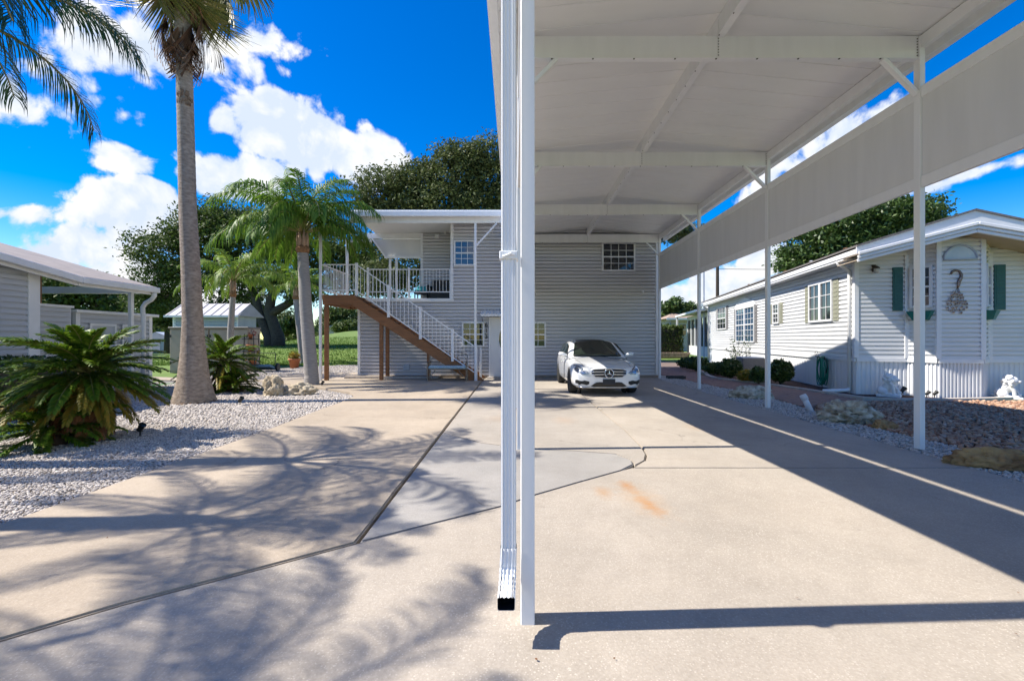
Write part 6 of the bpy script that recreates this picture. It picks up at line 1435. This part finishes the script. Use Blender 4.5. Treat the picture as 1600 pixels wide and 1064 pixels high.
hedge('tall dark hedge beyond the brick path in front of the far house', a.x-.8, b.x-.1, 36.6, 38.0, 2.2, 5200, 72, .32, 'oak_leaf', .11)
rw = thing('planter_wall', 'low stone planter wall under the far hedge', 'wall', ((a.x+b.x)/2, 36.2, -.05)); rr = random.Random(5)
MB().box(a.x-.9, b.x+.2, 36.12, 38.2, -.05, .34).build('core', 'retaining', rw); sm = MB().box(-.24, .24, -.06, .06, -.10, .10, .02).mesh('stone', 'retaining')
for r_ in range(2):
    for k in range(int((b.x-a.x+1.0)/.5)): link('stone', sm, rw, (a.x-.65+k*.5+(.25 if r_ else 0)-(a.x+b.x)/2, -.10, .15+.205*r_), (0, 0, rr.uniform(-.03, .03)))
# far cream house
fh = thing('far_house', 'cream house with brown roof beyond the hedge and screened porch', 'house', (20.0, 58, -.07))
x0, x1 = W(1048, 0, 58).x-20, W(1120, 0, 58).x-20
MB().box(x0, x1, 0, 8, 0, 4.2).build('wall', 'far_wall', fh, False, False); m = MB(); m.add([(x0-.8, -.8, 4.1), (x1+.8, -.8, 4.1), (x1-1.5, 4, 5.4), (x0+1.8, 4, 5.4), (x0-.8, 8.8, 4.1), (x1+.8, 8.8, 4.1)], [(0, 1, 2, 3), (3, 2, 5, 4), (0, 3, 4), (1, 5, 2), (0, 4, 5, 1)]); m.build('roof', 'far_roof', fh, False, False)
MB().beam((x0-.8, -.82, 4.05), (x1+.8, -.82, 4.05), .05, .25).build('fascia', 'white_trim', fh, False, False)
for k in range(3): window(fh, Vector((20+x0+1.0+1.7*k, 57.98, 1.9)), (1, 0, 0), (0, -1, 0), 1.0, 1.5, 2, 2)
# far white cottage on the rise
wc = thing('far_cottage', 'pale cottage wall far off on the rise under the landing', 'house', (W(545, 0, 68).x, 68, 1.2))
MB().box(-3, 3, 0, 4, -.3, 2.0).build('wall', 'far_wall', wc, False, False); m = MB(); m.add([(-3.4, -.4, 1.95), (3.4, -.4, 1.95), (0, -.4, 3.1), (-3.4, 4.4, 1.95), (3.4, 4.4, 1.95), (0, 4.4, 3.1)], [(0, 2, 5, 3), (1, 4, 5, 2), (0, 1, 2), (3, 5, 4)]); m.build('roof', 'shed_roof', wc, False, False)
# utility pole with wires, and a thin white mast
up_ = thing('utility_pole', 'dark wooden utility pole with wires behind the mobile home', 'utility pole', (W(1121, 0, 46).x, 46, -.07))
m = MB(); m.tube([(0, 0, 0), (0, 0, 13.5)], [.19, .13], 10); m.build('pole', 'pole_wood', up_, False, False); MB().box(-1.1, 1.1, -.06, .06, 12.3, 12.45).build('cross_arm', 'pole_wood', up_, False, False)
for x in (-1.0, 0, 1.0): 
    m = MB(); m.tube([(x+40*f, -6*f, 12.55-5.5*4*f*(1-f)*.25-2*f) for f in np.linspace(0, 1, 12)], .018, 4); m.build('wire', 'black', up_, False, False)
m = MB(); m.tube([(30*f, -10*f, 8.6-.6*math.sin(math.pi*f)) for f in np.linspace(0, 1, 12)], .025, 4); m.build('cable', 'black', up_, False, False)
ms = thing('antenna_mast', 'thin pale metal mast beside the third carport post', 'mast', (W(1100, 0, 30.5).x, 30.5, -.03))
m = MB(); m.tube([(0, 0, 0), (0, 0, 7.2)], .035, 8); m.build('mast', 'shed_grey', ms, False, False); m = MB(); m.tube([(-.5, 0, 7.0), (.5, 0, 7.0)], .015, 5); m.tube([(-.4, 0, 6.8), (.4, 0, 6.8)], .015, 5); m.build('antenna', 'shed_grey', ms, False, False)

# far wood closing the horizon
rg = np.random.default_rng(77); n = 26000
az = rg.uniform(R(-68), R(68), n); rad = rg.uniform(96, 125, n); hx = 4.2+1.8*np.sin(az*17)+1.5*np.sin(az*41+1)+1.0*np.sin(az*89)
C = np.stack([rad*np.sin(az), rad*np.cos(az), rg.uniform(0, 1, n)**.7*hx+hill(rad*np.sin(az), rad*np.cos(az))], 1)
tag(link('far_wood', cards(C, .75, rg, 'oak_leaf', 'far_wood', .1)), 'dark line of woods along the horizon', 'woods', kind='stuff')

# a few dry leaves blown over the concrete and gravel
rg = np.random.default_rng(91); n = 70
P = np.stack([rg.uniform(-6.5, 5.0, n), 2.0+rg.uniform(0, 1, n)**1.4*13, np.full(n, .016)], 1)
tag(link('dry_leaves', cards(P, .009, rg, 'fan_dead', 'dry_leaves', 2.0)), 'a few small dry leaves scattered over the driveway and gravel', 'leaves', kind='stuff')
